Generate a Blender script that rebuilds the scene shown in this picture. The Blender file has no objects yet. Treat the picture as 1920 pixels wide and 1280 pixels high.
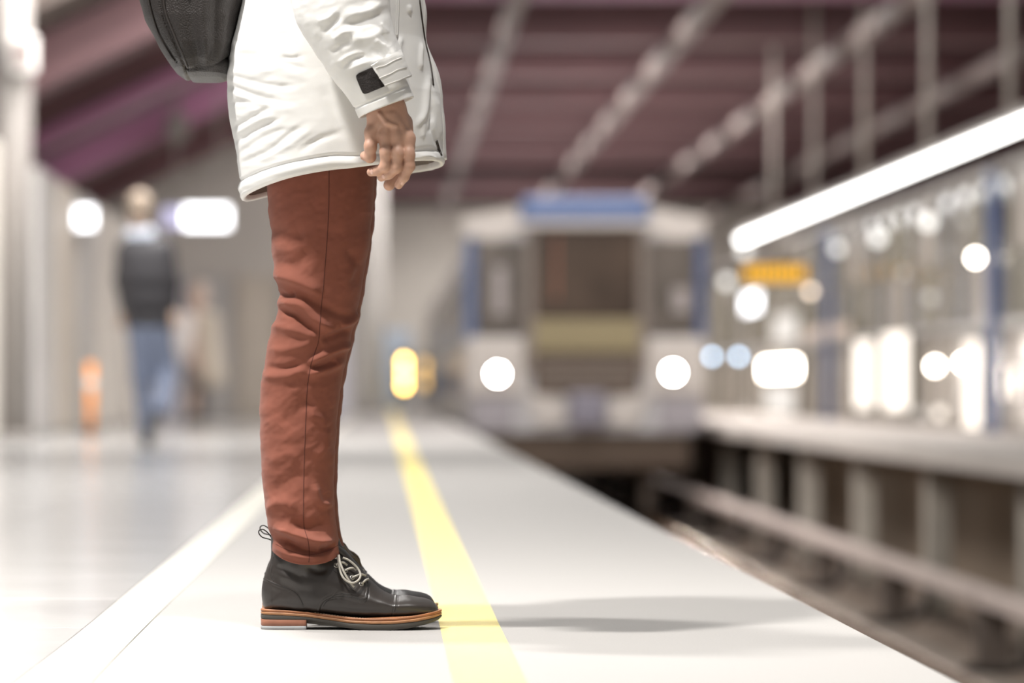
import bpy, bmesh, math, random
import numpy as np
from mathutils import Vector, Matrix
from mathutils.bvhtree import BVHTree

SC = bpy.context.scene
COL = SC.collection
R = math.radians
random.seed(4)

# ------------------------------------------------------------------ camera
# world: X across the platform (right = towards the track), Y along the track, Z up, platform top = 0
F = 7200.0            # focal length in pixels of the 1920 px frame
VX, VY = 720.0, 725.0  # where the track direction vanishes
CH = 0.414            # lens height
cam = bpy.data.cameras.new('camera')
cam.sensor_width = 36.0
cam.lens = F / 1920.0 * 36.0
cam.shift_x = (960 - VX) / 1920.0
cam.shift_y = (VY - 640) / 1920.0
cam.clip_start = 0.1
cam.clip_end = 400
cam.dof.use_dof = True
cam.dof.focus_distance = 6.50
cam.dof.aperture_fstop = 2.8
camo = bpy.data.objects.new('camera', cam)
camo.location = (0, 0, CH)
camo.rotation_euler = (R(90), 0, 0)
COL.objects.link(camo)
SC.camera = camo

# ------------------------------------------------------------------ world, lights, exposure
SC.view_settings.view_transform = 'Standard'
SC.view_settings.look = 'None'
SC.view_settings.gamma = 1.0
SC.view_settings.use_curve_mapping = False
SC.view_settings.exposure = 0.0
SC.cycles.max_bounces = 6
SC.cycles.diffuse_bounces = 4
SC.cycles.glossy_bounces = 3
SC.cycles.transmission_bounces = 4
SC.cycles.caustics_reflective = False
SC.cycles.caustics_refractive = False
SC.cycles.sample_clamp_indirect = 6.0

w = bpy.data.worlds.new('hall_light')
SC.world = w
w.use_nodes = True
w.node_tree.nodes['Background'].inputs[0].default_value = (1.0, 0.985, 0.965, 1)
w.node_tree.nodes['Background'].inputs[1].default_value = 0.27


def area(name, loc, target, sx, sy, power, col=(1, 1, 1)):
    l = bpy.data.lights.new(name, 'AREA')
    l.shape = 'RECTANGLE'
    l.size, l.size_y = sx, sy
    l.energy = power
    l.color = col
    o = bpy.data.objects.new(name, l)
    o.location = loc
    d = Vector(target) - Vector(loc)
    o.rotation_euler = d.to_track_quat('-Z', 'Y').to_euler()
    COL.objects.link(o)
    return o


# unseen ceiling lamps over the platform, and fill lights added between the hall's beams
KEY = area('unseen_platform_light', (-1.62, 5.62, 4.3), (-0.05, 6.6, 0.6), 0.18, 0.36, 325, (1.0, 0.97, 0.93))
area('unseen_platform_light', (0.10, 5.30, 4.3), (-0.05, 6.6, 0.6), 0.18, 0.36, 120, (1.0, 0.97, 0.93))
area('unseen_platform_light', (-1.35, 7.35, 4.3), (-0.05, 6.6, 0.2), 0.20, 0.40, 190, (1.0, 0.97, 0.93))
area('unseen_platform_light', (-1.2, 11.2, 4.3), (-0.6, 11.4, 0), 0.4, 3.0, 130, (1.0, 0.97, 0.94))  # added lamp, evens out the dimmer floor between the others
area('unseen_platform_light', (-1.6, 17.0, 4.3), (-1.4, 17.5, 0), 0.4, 8.0, 520, (1.0, 0.97, 0.94))
area('unseen_platform_light', (-1.6, 28.0, 4.3), (-1.8, 30.0, 0), 0.4, 6.0, 540, (1.0, 0.97, 0.94))  # added lamp, brightens the left floor and wall
area('unseen_platform_light', (-0.5, 29.0, 5.2), (0.5, 60.0, 1.0), 5.0, 1.2, 450, (1.0, 0.95, 0.92))  # added flood aimed down the hall to brighten its far part
for yy in (37.2, 42.3, 47.5, 52.5, 57.5, 62.5, 67.5, 77.5, 87.5):
    area('bay_fill_light', (2.2, yy, 4.92), (2.2, yy, 0), 8.0, 0.8, (330 if yy < 45 else 520) if yy < 70 else 750, (1.0, 0.95, 0.91))  # added fill light hidden behind the beams to brighten the hall
for yy in (37.2, 47.5, 57.5, 72.5):
    area('bay_fill_light', (-4.6, yy, 2.80), (-5.2, yy, 0), 1.2, 2.0, 230, (1.0, 0.95, 0.91))  # added fill light for the left bays


# ------------------------------------------------------------------ helpers
def P(px, py, Y):
    return Vector(((px - VX) * Y / F, Y, CH - (py - VY) * Y / F))


def XP(px, Y):
    return (px - VX) * Y / F


def ZP(py, Y):
    return CH - (py - VY) * Y / F


def mat(name, col, rough=0.6, metal=0.0, spec=0.5, bump=0.0, bscale=200.0, var=0.0, vscale=8.0, coat=0.0,
        sub=0.0, emit=None, estr=0.0, alpha=1.0, trans=0.0, stretch=None, bdist=0.001, sheen=0.0, detail=4.0):
    m = bpy.data.materials.new(name)
    m.use_nodes = True
    nt = m.node_tree
    b = nt.nodes['Principled BSDF']
    b.inputs['Base Color'].default_value = (*col, 1)
    b.inputs['Roughness'].default_value = rough
    b.inputs['Metallic'].default_value = metal
    b.inputs['Specular IOR Level'].default_value = spec
    b.inputs['Coat Weight'].default_value = coat
    b.inputs['Transmission Weight'].default_value = trans
    b.inputs['Alpha'].default_value = alpha
    b.inputs['Sheen Weight'].default_value = sheen
    if sub:
        b.inputs['Subsurface Weight'].default_value = sub
        b.inputs['Subsurface Radius'].default_value = (0.012, 0.005, 0.003)
        b.inputs['Subsurface Scale'].default_value = 0.6
    if emit:
        b.inputs['Emission Color'].default_value = (*emit, 1)
        b.inputs['Emission Strength'].default_value = estr
    tc = nt.nodes.new('ShaderNodeTexCoord')
    vec = tc.outputs['Object']
    if stretch:
        mp = nt.nodes.new('ShaderNodeMapping')
        mp.inputs['Scale'].default_value = stretch
        nt.links.new(vec, mp.inputs['Vector'])
        vec = mp.outputs['Vector']
    if var:
        n = nt.nodes.new('ShaderNodeTexNoise')
        n.inputs['Scale'].default_value = vscale
        n.inputs['Detail'].default_value = detail
        nt.links.new(vec, n.inputs['Vector'])
        mr = nt.nodes.new('ShaderNodeMapRange')
        mr.inputs['From Min'].default_value = 0.3
        mr.inputs['From Max'].default_value = 0.7
        mr.inputs['To Min'].default_value = 1 - var
        mr.inputs['To Max'].default_value = 1 + var
        nt.links.new(n.outputs['Fac'], mr.inputs['Value'])
        mx = nt.nodes.new('ShaderNodeMix')
        mx.data_type = 'RGBA'
        mx.blend_type = 'MULTIPLY'
        mx.inputs['Factor'].default_value = 1
        mx.inputs['A'].default_value = (*col, 1)
        cb = nt.nodes.new('ShaderNodeCombineColor')
        for i in range(3):
            nt.links.new(mr.outputs['Result'], cb.inputs[i])
        nt.links.new(cb.outputs['Color'], mx.inputs['B'])
        nt.links.new(mx.outputs['Result'], b.inputs['Base Color'])
    if bump:
        n2 = nt.nodes.new('ShaderNodeTexNoise')
        n2.inputs['Scale'].default_value = bscale
        n2.inputs['Detail'].default_value = 3
        nt.links.new(vec, n2.inputs['Vector'])
        bp = nt.nodes.new('ShaderNodeBump')
        bp.inputs['Strength'].default_value = bump
        bp.inputs['Distance'].default_value = bdist
        nt.links.new(n2.outputs['Fac'], bp.inputs['Height'])
        nt.links.new(bp.outputs['Normal'], b.inputs['Normal'])
    return m


def pebble(m, scale, strength, dist):
    """leather grain: voronoi bump"""
    nt = m.node_tree
    b = nt.nodes['Principled BSDF']
    tc = nt.nodes.new('ShaderNodeTexCoord')
    v = nt.nodes.new('ShaderNodeTexVoronoi')
    v.inputs['Scale'].default_value = scale
    nt.links.new(tc.outputs['Object'], v.inputs['Vector'])
    bp = nt.nodes.new('ShaderNodeBump')
    bp.invert = True
    bp.inputs['Strength'].default_value = strength
    bp.inputs['Distance'].default_value = dist
    nt.links.new(v.outputs['Distance'], bp.inputs['Height'])
    nt.links.new(bp.outputs['Normal'], b.inputs['Normal'])
    return m


def emat(name, col, strength):
    m = bpy.data.materials.new(name)
    m.use_nodes = True
    nt = m.node_tree
    nt.nodes.clear()
    e = nt.nodes.new('ShaderNodeEmission')
    e.inputs[0].default_value = (*col, 1)
    e.inputs[1].default_value = strength
    o = nt.nodes.new('ShaderNodeOutputMaterial')
    nt.links.new(e.outputs[0], o.inputs[0])
    return m


def link(name, me, m=None, parent=None, smooth=False, **props):
    o = bpy.data.objects.new(name, me)
    if m is not None and len(me.materials) == 0:
        me.materials.append(m)
    if smooth:
        me.polygons.foreach_set('use_smooth', [True] * len(me.polygons))
    COL.objects.link(o)
    if parent is not None:
        o.parent = parent
        o.matrix_parent_inverse = parent.matrix_basis.inverted()
    for k, v in props.items():
        o[k] = v
    return o


def thing(name, label, category, loc=(0, 0, 0), group=None, kind=None):
    o = bpy.data.objects.new(name, None)
    o.empty_display_size = 0.1
    o.location = loc
    COL.objects.link(o)
    o['label'] = label
    if kind:
        o['kind'] = kind
    else:
        o['category'] = category
    if group:
        o['group'] = group
    return o


def tag(o, label, category, group=None):
    o['label'] = label
    o['category'] = category
    if group:
        o['group'] = group
    return o


def struct(o, label=None):
    o['kind'] = 'structure'
    if label:
        o['label'] = label
    return o


def mesh_pd(name, v, f):
    me = bpy.data.meshes.new(name)
    me.from_pydata([tuple(map(float, p)) for p in v], [], [tuple(map(int, q)) for q in f])
    me.update()
    return me


def np_mesh(name, V, Q):
    """quads (n,4) numpy mesh, fast"""
    me = bpy.data.meshes.new(name)
    me.vertices.add(len(V))
    me.vertices.foreach_set('co', np.asarray(V, np.float32).ravel())
    me.loops.add(Q.size)
    me.loops.foreach_set('vertex_index', Q.astype(np.int32).ravel())
    me.polygons.add(len(Q))
    me.polygons.foreach_set('loop_start', np.arange(0, Q.size, Q.shape[1], dtype=np.int32))
    me.polygons.foreach_set('use_smooth', np.ones(len(Q), dtype=bool))
    me.update(calc_edges=True)
    me.validate()
    return me


def grid_quads(nr, nc, wrap=True, flip=False):
    i = np.arange(nr - 1)[:, None]
    j = np.arange(nc if wrap else nc - 1)[None, :]
    j2 = (j + 1) % nc
    q = np.stack([i * nc + j, i * nc + j2, (i + 1) * nc + j2, (i + 1) * nc + j], -1).reshape(-1, 4)
    return q[:, ::-1] if flip else q


def loft(name, rings, wrap=True, flip=False, cap0=False, cap1=False):
    rings = np.asarray(rings, float)
    nr, nc, _ = rings.shape
    me = np_mesh(name, rings.reshape(-1, 3), grid_quads(nr, nc, wrap, flip))
    if cap0 or cap1:
        bm = bmesh.new()
        bm.from_mesh(me)
        bm.verts.ensure_lookup_table()
        if cap0:
            bm.faces.new([bm.verts[k] for k in range(nc)])
        if cap1:
            bm.faces.new([bm.verts[(nr - 1) * nc + k] for k in range(nc)])
        bmesh.ops.recalc_face_normals(bm, faces=bm.faces)
        bm.to_mesh(me)
        bm.free()
    return me


def tube(name, pts, rad, seg=8, caps=True):
    pts = [Vector(p) for p in pts]
    n = len(pts)
    rr = rad if hasattr(rad, '__len__') else [rad] * n
    rings = []
    up = None
    for i, p in enumerate(pts):
        t = (pts[min(i + 1, n - 1)] - pts[max(i - 1, 0)])
        t = t.normalized() if t.length > 1e-9 else Vector((0, 0, 1))
        if up is None:
            a = Vector((0, 1, 0)) if abs(t.y) < 0.9 else Vector((1, 0, 0))
            up = (a - t * a.dot(t)).normalized()
        else:
            up = (up - t * up.dot(t)).normalized()
        s = t.cross(up)
        rings.append([p + (up * math.cos(k * 2 * math.pi / seg) + s * math.sin(k * 2 * math.pi / seg)) * rr[i] for k in range(seg)])
    return loft(name, [[tuple(q) for q in r] for r in rings], cap0=caps, cap1=caps)


def spline(pts, n=8):
    """Catmull-Rom through pts"""
    p = [np.array(q, float) for q in pts]
    p = [2 * p[0] - p[1]] + p + [2 * p[-1] - p[-2]]
    out = []
    for i in range(1, len(p) - 2):
        for k in range(n):
            t = k / n
            a, b, c, d = p[i - 1], p[i], p[i + 1], p[i + 2]
            out.append(0.5 * ((2 * b) + (-a + c) * t + (2 * a - 5 * b + 4 * c - d) * t * t + (-a + 3 * b - 3 * c + d) * t ** 3))
    out.append(p[-2])
    return out


def box_me(name, x0, x1, y0, y1, z0, z1, bev=0.0, seg=2):
    bm = bmesh.new()
    bmesh.ops.create_cube(bm, size=1)
    for v in bm.verts:
        v.co = Vector((x0 + (v.co.x + .5) * (x1 - x0), y0 + (v.co.y + .5) * (y1 - y0), z0 + (v.co.z + .5) * (z1 - z0)))
    if bev:
        bmesh.ops.bevel(bm, geom=bm.edges[:], offset=bev, segments=seg, affect='EDGES', profile=0.6)
    me = bpy.data.meshes.new(name)
    bm.to_mesh(me)
    bm.free()
    return me


def box(name, x0, x1, y0, y1, z0, z1, m, parent=None, bev=0.0, **props):
    return link(name, box_me(name, x0, x1, y0, y1, z0, z1, bev), m, parent, **props)


def fbox(name, px0, py0, px1, py1, Y, depth, m, parent=None, bev=0.0, **props):
    """box whose front face, at distance Y, spans the given image rectangle"""
    return box(name, XP(px0, Y), XP(px1, Y), Y, Y + depth, ZP(py1, Y), ZP(py0, Y), m, parent, bev, **props)


def cyl_me(name, p0, p1, r0, r1=None, seg=16):
    r1 = r0 if r1 is None else r1
    return tube(name, [p0, p1], [r0, r1], seg)


def ball_me(name, c, rx, ry=None, rz=None, seg=16):
    bm = bmesh.new()
    bmesh.ops.create_uvsphere(bm, u_segments=seg, v_segments=max(6, seg // 2), radius=1)
    for v in bm.verts:
        v.co = Vector((c[0] + v.co.x * rx, c[1] + v.co.y * (ry or rx), c[2] + v.co.z * (rz or rx)))
    for f in bm.faces:
        f.smooth = True
    me = bpy.data.meshes.new(name)
    bm.to_mesh(me)
    bm.free()
    return me


def ring_me(name, c, normal, r, t, seg=20, ts=8):
    n = Vector(normal).normalized()
    a = n.orthogonal().normalized()
    b = n.cross(a)
    rings = []
    for i in range(seg + 1):
        u = 2 * math.pi * i / seg
        d = a * math.cos(u) + b * math.sin(u)
        rings.append([tuple(Vector(c) + d * (r + t * math.cos(2 * math.pi * k / ts)) + n * t * math.sin(2 * math.pi * k / ts)) for k in range(ts)])
    return loft(name, rings)


# signed-distance modelling: smooth unions of tapered capsules, meshed with surface nets
def cap_d(Pt, a, b, ra, rb, sy=1.0):
    a = np.array(a, float)
    b = np.array(b, float)
    ab = b - a
    pa = Pt - a
    t = np.clip((pa @ ab) / max(ab @ ab, 1e-12), 0, 1)
    d = pa - t[..., None] * ab
    if sy != 1.0:
        d = d * np.array([1, sy, 1.0])
    return np.sqrt((d * d).sum(-1)) - (ra + t * (rb - ra))


def smin(a, b, k):
    if k <= 0:
        return np.minimum(a, b)
    h = np.clip(0.5 + 0.5 * (b - a) / k, 0, 1)
    return b * (1 - h) + a * h - k * h * (1 - h)


def ell_d(Pt, c, r):
    q = (Pt - np.array(c)) / np.array(r)
    l = np.sqrt((q * q).sum(-1))
    return (l - 1) * min(r)


def surface_nets(f, lo, hi, h):
    lo = np.array(lo, float)
    n = np.ceil((np.array(hi) - lo) / h).astype(int) + 1
    g = np.stack(np.meshgrid(*[lo[i] + h * np.arange(n[i]) for i in range(3)], indexing='ij'), -1)
    D = f(g)
    s = D < 0
    sl = lambda A, o: A[o[0]:n[0] - 1 + o[0], o[1]:n[1] - 1 + o[1], o[2]:n[2] - 1 + o[2]]
    offs = [(i, j, k) for i in (0, 1) for j in (0, 1) for k in (0, 1)]
    cnt = sum(sl(s, o).astype(int) for o in offs)
    mask = (cnt > 0) & (cnt < 8)
    cells = np.argwhere(mask)
    idx = -np.ones(mask.shape, int)
    idx[mask] = np.arange(len(cells))
    acc = np.zeros((len(cells), 3))
    num = np.zeros(len(cells))
    for a in offs:
        for ax in range(3):
            if a[ax]:
                continue
            b = list(a)
            b[ax] = 1
            fa = D[tuple((cells + a).T)]
            fb = D[tuple((cells + b).T)]
            c = (fa < 0) != (fb < 0)
            t = np.where(c, fa / np.where(c, fa - fb, 1), 0)
            p = np.array(a, float) + np.zeros((len(cells), 3))
            p[:, ax] += t
            acc += p * c[:, None]
            num += c
    V = lo + h * (cells + acc / num[:, None])
    Q = []
    for ax in range(3):
        o1, o2 = [(1, 2), (2, 0), (0, 1)][ax]
        s0 = np.take(s, range(n[ax] - 1), ax)
        s1 = np.take(s, range(1, n[ax]), ax)
        e = np.argwhere(s0 != s1)
        e = e[(e[:, o1] > 0) & (e[:, o2] > 0) & (e[:, o1] < n[o1] - 1) & (e[:, o2] < n[o2] - 1)]
        fl = s0[tuple(e.T)]
        d1 = np.eye(3, dtype=int)[o1]
        d2 = np.eye(3, dtype=int)[o2]
        q = np.stack([idx[tuple((e - d1 - d2).T)], idx[tuple((e - d2).T)], idx[tuple(e.T)], idx[tuple((e - d1).T)]], -1)
        q[~fl] = q[~fl][:, ::-1]
        Q.append(q)
    return V, np.concatenate(Q)


def sdf_me(name, parts, h, k=0.02, pad=0.03):
    """parts: (a, b, ra, rb[, k])"""
    lo = np.min([np.minimum(np.array(p[0]) - max(p[2], p[3]), np.array(p[1]) - max(p[2], p[3])) for p in parts], 0) - pad
    hi = np.max([np.maximum(np.array(p[0]) + max(p[2], p[3]), np.array(p[1]) + max(p[2], p[3])) for p in parts], 0) + pad

    def f(g):
        d = None
        for p in parts:
            e = cap_d(g, p[0], p[1], p[2], p[3])
            d = e if d is None else smin(d, e, p[4] if len(p) > 4 else k)
        return d
    V, Q = surface_nets(f, lo, hi, h)
    return np_mesh(name, V, Q)


# value noise
def vnoise(Pt, seed=0):
    Pt = np.asarray(Pt, float)
    i = np.floor(Pt).astype(np.int64)
    f = Pt - i
    f = f * f * (3 - 2 * f)
    out = 0

    def hsh(a, b, c):
        x = (a * 374761393 + b * 668265263 + c * 2147483647 + seed * 974634777) & 0xFFFFFFFF
        x = ((x ^ (x >> 13)) * 1274126177) & 0xFFFFFFFF
        return ((x ^ (x >> 16)) & 0xFFFF) / 32767.5 - 1
    for dx in (0, 1):
        for dy in (0, 1):
            for dz in (0, 1):
                wgt = (f[..., 0] if dx else 1 - f[..., 0]) * (f[..., 1] if dy else 1 - f[..., 1]) * (f[..., 2] if dz else 1 - f[..., 2])
                out = out + wgt * hsh(i[..., 0] + dx, i[..., 1] + dy, i[..., 2] + dz)
    return out


def stroke(px, py, pts, wid, amp, taper=True, asym=0.0):
    """ridge (amp > 0) or furrow (amp < 0) along a polyline, in silhouette-plane pixels"""
    pts = np.array(spline(pts, 6)) if len(pts) > 2 else np.array(pts, float)
    best = np.full(px.shape, 1e9)
    tt = np.zeros(px.shape)
    L = np.concatenate([[0], np.cumsum(np.linalg.norm(np.diff(pts, axis=0), axis=1))])
    for i in range(len(pts) - 1):
        a, b = pts[i], pts[i + 1]
        ab = b - a
        l2 = max(ab @ ab, 1e-9)
        t = np.clip(((px - a[0]) * ab[0] + (py - a[1]) * ab[1]) / l2, 0, 1)
        dx = px - a[0] - t * ab[0]
        dy = py - a[1] - t * ab[1]
        d = np.sqrt(dx * dx + dy * dy)
        if asym:
            side = (dx * ab[1] - dy * ab[0]) > 0
            d = np.where(side, d / (1 + asym), d * (1 + asym))
        m = d < best
        best = np.where(m, d, best)
        tt = np.where(m, (L[i] + t * (L[i + 1] - L[i])) / L[-1], tt)
    r = amp * np.exp(-(best / wid) ** 2)
    if taper:
        r = r * np.clip(np.sin(np.pi * np.clip(tt, 0.0, 1.0)) * 1.6 + 0.12, 0, 1)
    return r


def grid_normals(Rg, wrap=True):
    if wrap:
        du = np.roll(Rg, -1, 1) - np.roll(Rg, 1, 1)
    else:
        du = np.gradient(Rg, axis=1)
    dv = np.gradient(Rg, axis=0)
    n = np.cross(du, dv)
    return n / (np.linalg.norm(n, axis=-1, keepdims=True) + 1e-12)


def bvh_of(me):
    return BVHTree.FromPolygons([v.co for v in me.vertices], [p.vertices[:] for p in me.polygons])


def on_surf(bvh, px, py, off=0.0):
    o = Vector((0, 0, CH))
    d = Vector(((px - VX) / F, 1, -(py - VY) / F)).normalized()
    h = bvh.ray_cast(o, d)
    if h[0] is None:
        return None, None
    n = h[1]
    if n.dot(d) > 0:
        n = -n
    return h[0] + n * off, n


def surf_line(bvh, pts, off=0.0, n=6):
    out = []
    for q in (spline(pts, n) if len(pts) > 2 else [np.array(pts[0], float) * (1 - k / n) + np.array(pts[1], float) * k / n for k in range(n + 1)]):
        p, _ = on_surf(bvh, q[0], q[1], off)
        if p is not None:
            out.append(p)
    return out


def surf_patch(name, bvh, corners, off, thick, nu=16, nv=16, rnd=0.0):
    """a sewn-on patch that follows the cloth: corners (px) TL, TR, BR, BL; rnd rounds the corners"""
    c = [np.array(q, float) for q in corners]
    top, bot = [], []
    for i in range(nv + 1):
        rt, rb = [], []
        for j in range(nu + 1):
            u, v = j / nu, i / nv
            if rnd:
                a, b = 2 * u - 1, 2 * v - 1
                m = max(abs(a), abs(b))
                if m > 0:
                    l = (abs(a / m) ** rnd + abs(b / m) ** rnd) ** (1 / rnd)
                    a, b = a / l, b / l
                u, v = (a + 1) / 2, (b + 1) / 2
            q = (c[0] * (1 - u) + c[1] * u) * (1 - v) + (c[3] * (1 - u) + c[2] * u) * v
            p, n = on_surf(bvh, q[0], q[1], 0)
            if p is None:
                p, n = rt[-1][0] if rt else (P(q[0], q[1], 6.4)), Vector((0, -1, 0))
                p = Vector(p)
            edge = min(u, 1 - u, v, 1 - v)
            e = off + thick
            rt.append((p + n * e, n))
            rb.append(p + n * off)
        top.append([x[0] for x in rt])
        bot.append(rb)
    nr, nc = nv + 1, nu + 1
    V = [tuple(p) for r in top for p in r] + [tuple(p) for r in bot for p in r]
    N = nr * nc
    fcs = []
    for i in range(nv):
        for j in range(nu):
            a = i * nc + j
            fcs.append((a, a + nc, a + nc + 1, a + 1))
    bd = [j for j in range(nc)] + [i * nc + nu for i in range(1, nr)] + [nv * nc + j for j in range(nu - 1, -1, -1)] + [i * nc for i in range(nv - 1, 0, -1)]
    for k in range(len(bd)):
        a, b = bd[k], bd[(k + 1) % len(bd)]
        fcs.append((a, b, b + N, a + N))
    me = mesh_pd(name, V, fcs)
    bm = bmesh.new()
    bm.from_mesh(me)
    bmesh.ops.recalc_face_normals(bm, faces=bm.faces)
    bm.to_mesh(me)
    bm.free()
    return me


def copy_tree(o, parent=None, data_ok=True):
    c = o.copy()
    COL.objects.link(c)
    if parent is not None:
        c.parent = parent
        c.matrix_parent_inverse = parent.matrix_basis.inverted()
    for ch in list(o.children):
        copy_tree(ch, c)
    return c
# ------------------------------------------------------------------ materials
M = {}
M['granite'] = mat('polished_granite', (0.47, 0.467, 0.46), 0.17, spec=0.35, var=0.06, vscale=3.0, bump=0.05, bscale=6, bdist=0.002)
M['edge'] = mat('edge_concrete', (0.345, 0.332, 0.32), 0.75, var=0.07, vscale=260.0, bump=0.5, bscale=420, bdist=0.0012, detail=6)
M['cream'] = mat('cream_band', (0.54, 0.525, 0.465), 0.45, var=0.03, vscale=8)
M['base'] = mat('platform_bed', (0.45, 0.42, 0.38), 0.8, var=0.1, vscale=5)
M['yellow'] = mat('yellow_paint', (0.84, 0.70, 0.24), 0.5, var=0.05, vscale=60, bump=0.2, bscale=300, bdist=0.0006)
M['trackbed'] = mat('track_bed', (0.26, 0.205, 0.165), 0.9, var=0.35, vscale=2.2, bump=0.8, bscale=14, bdist=0.04)
M['sleeper'] = mat('sleeper_concrete', (0.34, 0.295, 0.255), 0.85, var=0.2, vscale=6)
M['rail'] = mat('rail_steel', (0.30, 0.20, 0.13), 0.34, metal=0.75, var=0.15, vscale=4)
M['railside'] = mat('third_rail_cover', (0.62, 0.52, 0.475), 0.6, var=0.1, vscale=3)
M['bracket'] = mat('rail_bracket', (0.12, 0.095, 0.08), 0.8)
M['rubber'] = mat('cable_rubber', (0.03, 0.024, 0.02), 0.6)
M['slab'] = mat('platform_slab', (0.52, 0.475, 0.44), 0.6, var=0.06, vscale=2)
M['post'] = mat('support_post', (0.42, 0.385, 0.335), 0.8, var=0.15, vscale=3)
M['pit'] = mat('pit_wall', (0.24, 0.19, 0.145), 0.95, var=0.3, vscale=1.2)
M['ceil'] = mat('ceiling_panel', (0.20, 0.155, 0.145), 0.85, var=0.22, vscale=0.8)
M['slope'] = mat('ceiling_slope', (0.16, 0.13, 0.115), 0.85, var=0.2, vscale=0.7)
M['beam'] = mat('maroon_beam', (0.13, 0.060, 0.066), 0.6, var=0.1, vscale=1.0)
M['beamrim'] = mat('purple_rim', (0.29, 0.115, 0.205), 0.55, var=0.08, vscale=1.0)
M['lit_fascia'] = mat('lit_purple_fascia', (0.56, 0.25, 0.43), 0.5, var=0.06, vscale=1.0)  # beam purple lightened, as if lit
M['rib'] = mat('ceiling_rib', (0.21, 0.17, 0.16), 0.6)
M['pole'] = mat('hanger_pole', (0.42, 0.38, 0.345), 0.5)
M['wall'] = mat('far_wall', (0.60, 0.57, 0.53), 0.8, var=0.08, vscale=0.8)
M['backwall'] = mat('back_wall', (0.50, 0.47, 0.435), 0.8, var=0.08, vscale=0.8)
M['p0'] = mat('stone_cream', (0.68, 0.64, 0.59), 0.5, var=0.06, vscale=2)
M['p1'] = mat('stone_beige', (0.46, 0.41, 0.35), 0.5, var=0.08, vscale=2)
M['p2'] = mat('stone_grey', (0.42, 0.405, 0.39), 0.5, var=0.08, vscale=2)
M['p3'] = mat('stone_lavender', (0.60, 0.59, 0.66), 0.4, var=0.05, vscale=2)
M['colgrey'] = mat('grey_column', (0.26, 0.24, 0.225), 0.7)
M['white'] = mat('white_paint', (0.78, 0.76, 0.73), 0.5)
M['orange'] = mat('orange_plastic', (0.95, 0.33, 0.04), 0.5)
M['blue'] = mat('blue_steel', (0.05, 0.085, 0.20), 0.4)
M['mull'] = mat('mullion_bronze', (0.30, 0.275, 0.22), 0.5)
M['pane'] = mat('dark_glass', (0.17, 0.155, 0.15), 0.14, spec=0.7, var=0.25, vscale=0.5)
M['pane2'] = mat('blue_grey_glass', (0.12, 0.125, 0.16), 0.14, spec=0.7, var=0.25, vscale=0.5)
M['pane3'] = mat('olive_glass', (0.20, 0.185, 0.14), 0.14, spec=0.7, var=0.25, vscale=0.5)
M['panel'] = mat('steel_panel', (0.50, 0.455, 0.42), 0.35, metal=0.2)
M['housing'] = mat('lamp_housing', (0.35, 0.33, 0.31), 0.5)
M['tube'] = emat('lamp_tube', (1.0, 0.985, 0.96), 9.0)
M['globe'] = emat('globe_lamp', (1.0, 0.97, 0.92), 2.2)
M['warm'] = emat('warm_lamp', (1.0, 0.80, 0.62), 5.0)
M['hotwarm'] = emat('bright_warm_lamp', (1.0, 0.90, 0.78), 26.0)
M['litpanel'] = emat('lit_panel', (1.0, 0.90, 0.80), 2.2)
M['litpanel2'] = emat('lit_panel_dim', (1.0, 0.93, 0.86), 1.0)
M['blueled'] = emat('blue_signal', (0.55, 0.76, 1.0), 12.0)
M['amber'] = emat('amber_lamp', (1.0, 0.60, 0.12), 22.0)
M['amberdim'] = emat('amber_lamp_dim', (1.0, 0.60, 0.18), 2.4)
M['led'] = emat('amber_display', (1.0, 0.50, 0.03), 1.6)
M['signwhite'] = emat('white_sign', (0.97, 0.97, 1.0), 5.0)
M['signlav'] = emat('lavender_sign', (0.70, 0.66, 0.92), 1.1)
M['head'] = emat('headlamp', (1.0, 0.97, 0.92), 90.0)
M['black'] = mat('black_plastic', (0.02, 0.02, 0.02), 0.5)

# ------------------------------------------------------------------ platform, track pit
EX = 0.805   # platform edge
CB0, CB1 = -0.515, -0.412
floor = box('floor', -9.0, EX - 0.03, -3.0, 92.0, -1.25, -0.012, M['base'])
struct(floor, 'pale station platform with polished granite and a rough concrete edge strip')


def piece(name, x0, x1, y0, y1, m, parent, z0=-0.03, z1=0.0, bev=0.0008):
    return box(name, x0, x1, y0, y1, z0, z1, m, parent, bev)


# granite tiles, shared mesh
g = 0.0016
ty = 0.90
tx = 0.60
tile = box_me('granite_tile', g, tx - g, g, ty - g, -0.03, 0.0, 0.001, 1)
tile.materials.append(M['granite'])
rows = int((32.0 - 3.0) / ty)
for i in range(rows):
    y = 3.0 + i * ty
    ncol = 6
    for k in range(ncol):
        o = link('granite_tile', tile, None, floor)
        o.location = (CB0 - (k + 1) * tx, y, 0)
ye = 3.0 + rows * ty
for (x0, x1, y0, y1) in [(-9, CB0 - g, ye, 92.0), (-9, CB0 - 6 * tx, 3.0, ye), (-9, CB0 - g, -3, 3.0)]:
    piece('granite_field', x0, x1, y0, y1, M['granite'], floor)
for y0, y1 in [(-3, 9.0), (9.0, 21.0), (21, 50.0), (50.0, 92.0)]:
    piece('cream_band', CB0, CB1 - 0.0007, y0 + g, y1 - g, M['cream'], floor)
    piece('edge_slab', CB1 + 0.0007, EX, y0 + g, y1 - g, M['edge'], floor, z0=-0.14, bev=0.002)
yl = box('yellow_line', 0.0965, 0.2005, -3, 92, 0.0, 0.0009, M['yellow'], floor)
yl['label'] = 'yellow safety line'

ZB = -1.25
bed = box('track_bed', EX - 0.05, 12.0, -3, 92, ZB - 0.3, ZB, M['trackbed'])
struct(bed, 'brown ballast bed of the track pit')
wallb = box('wall_under_platform', 4.7, 4.9, -3, 92, ZB, -0.14, M['pit'])
struct(wallb)

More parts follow.
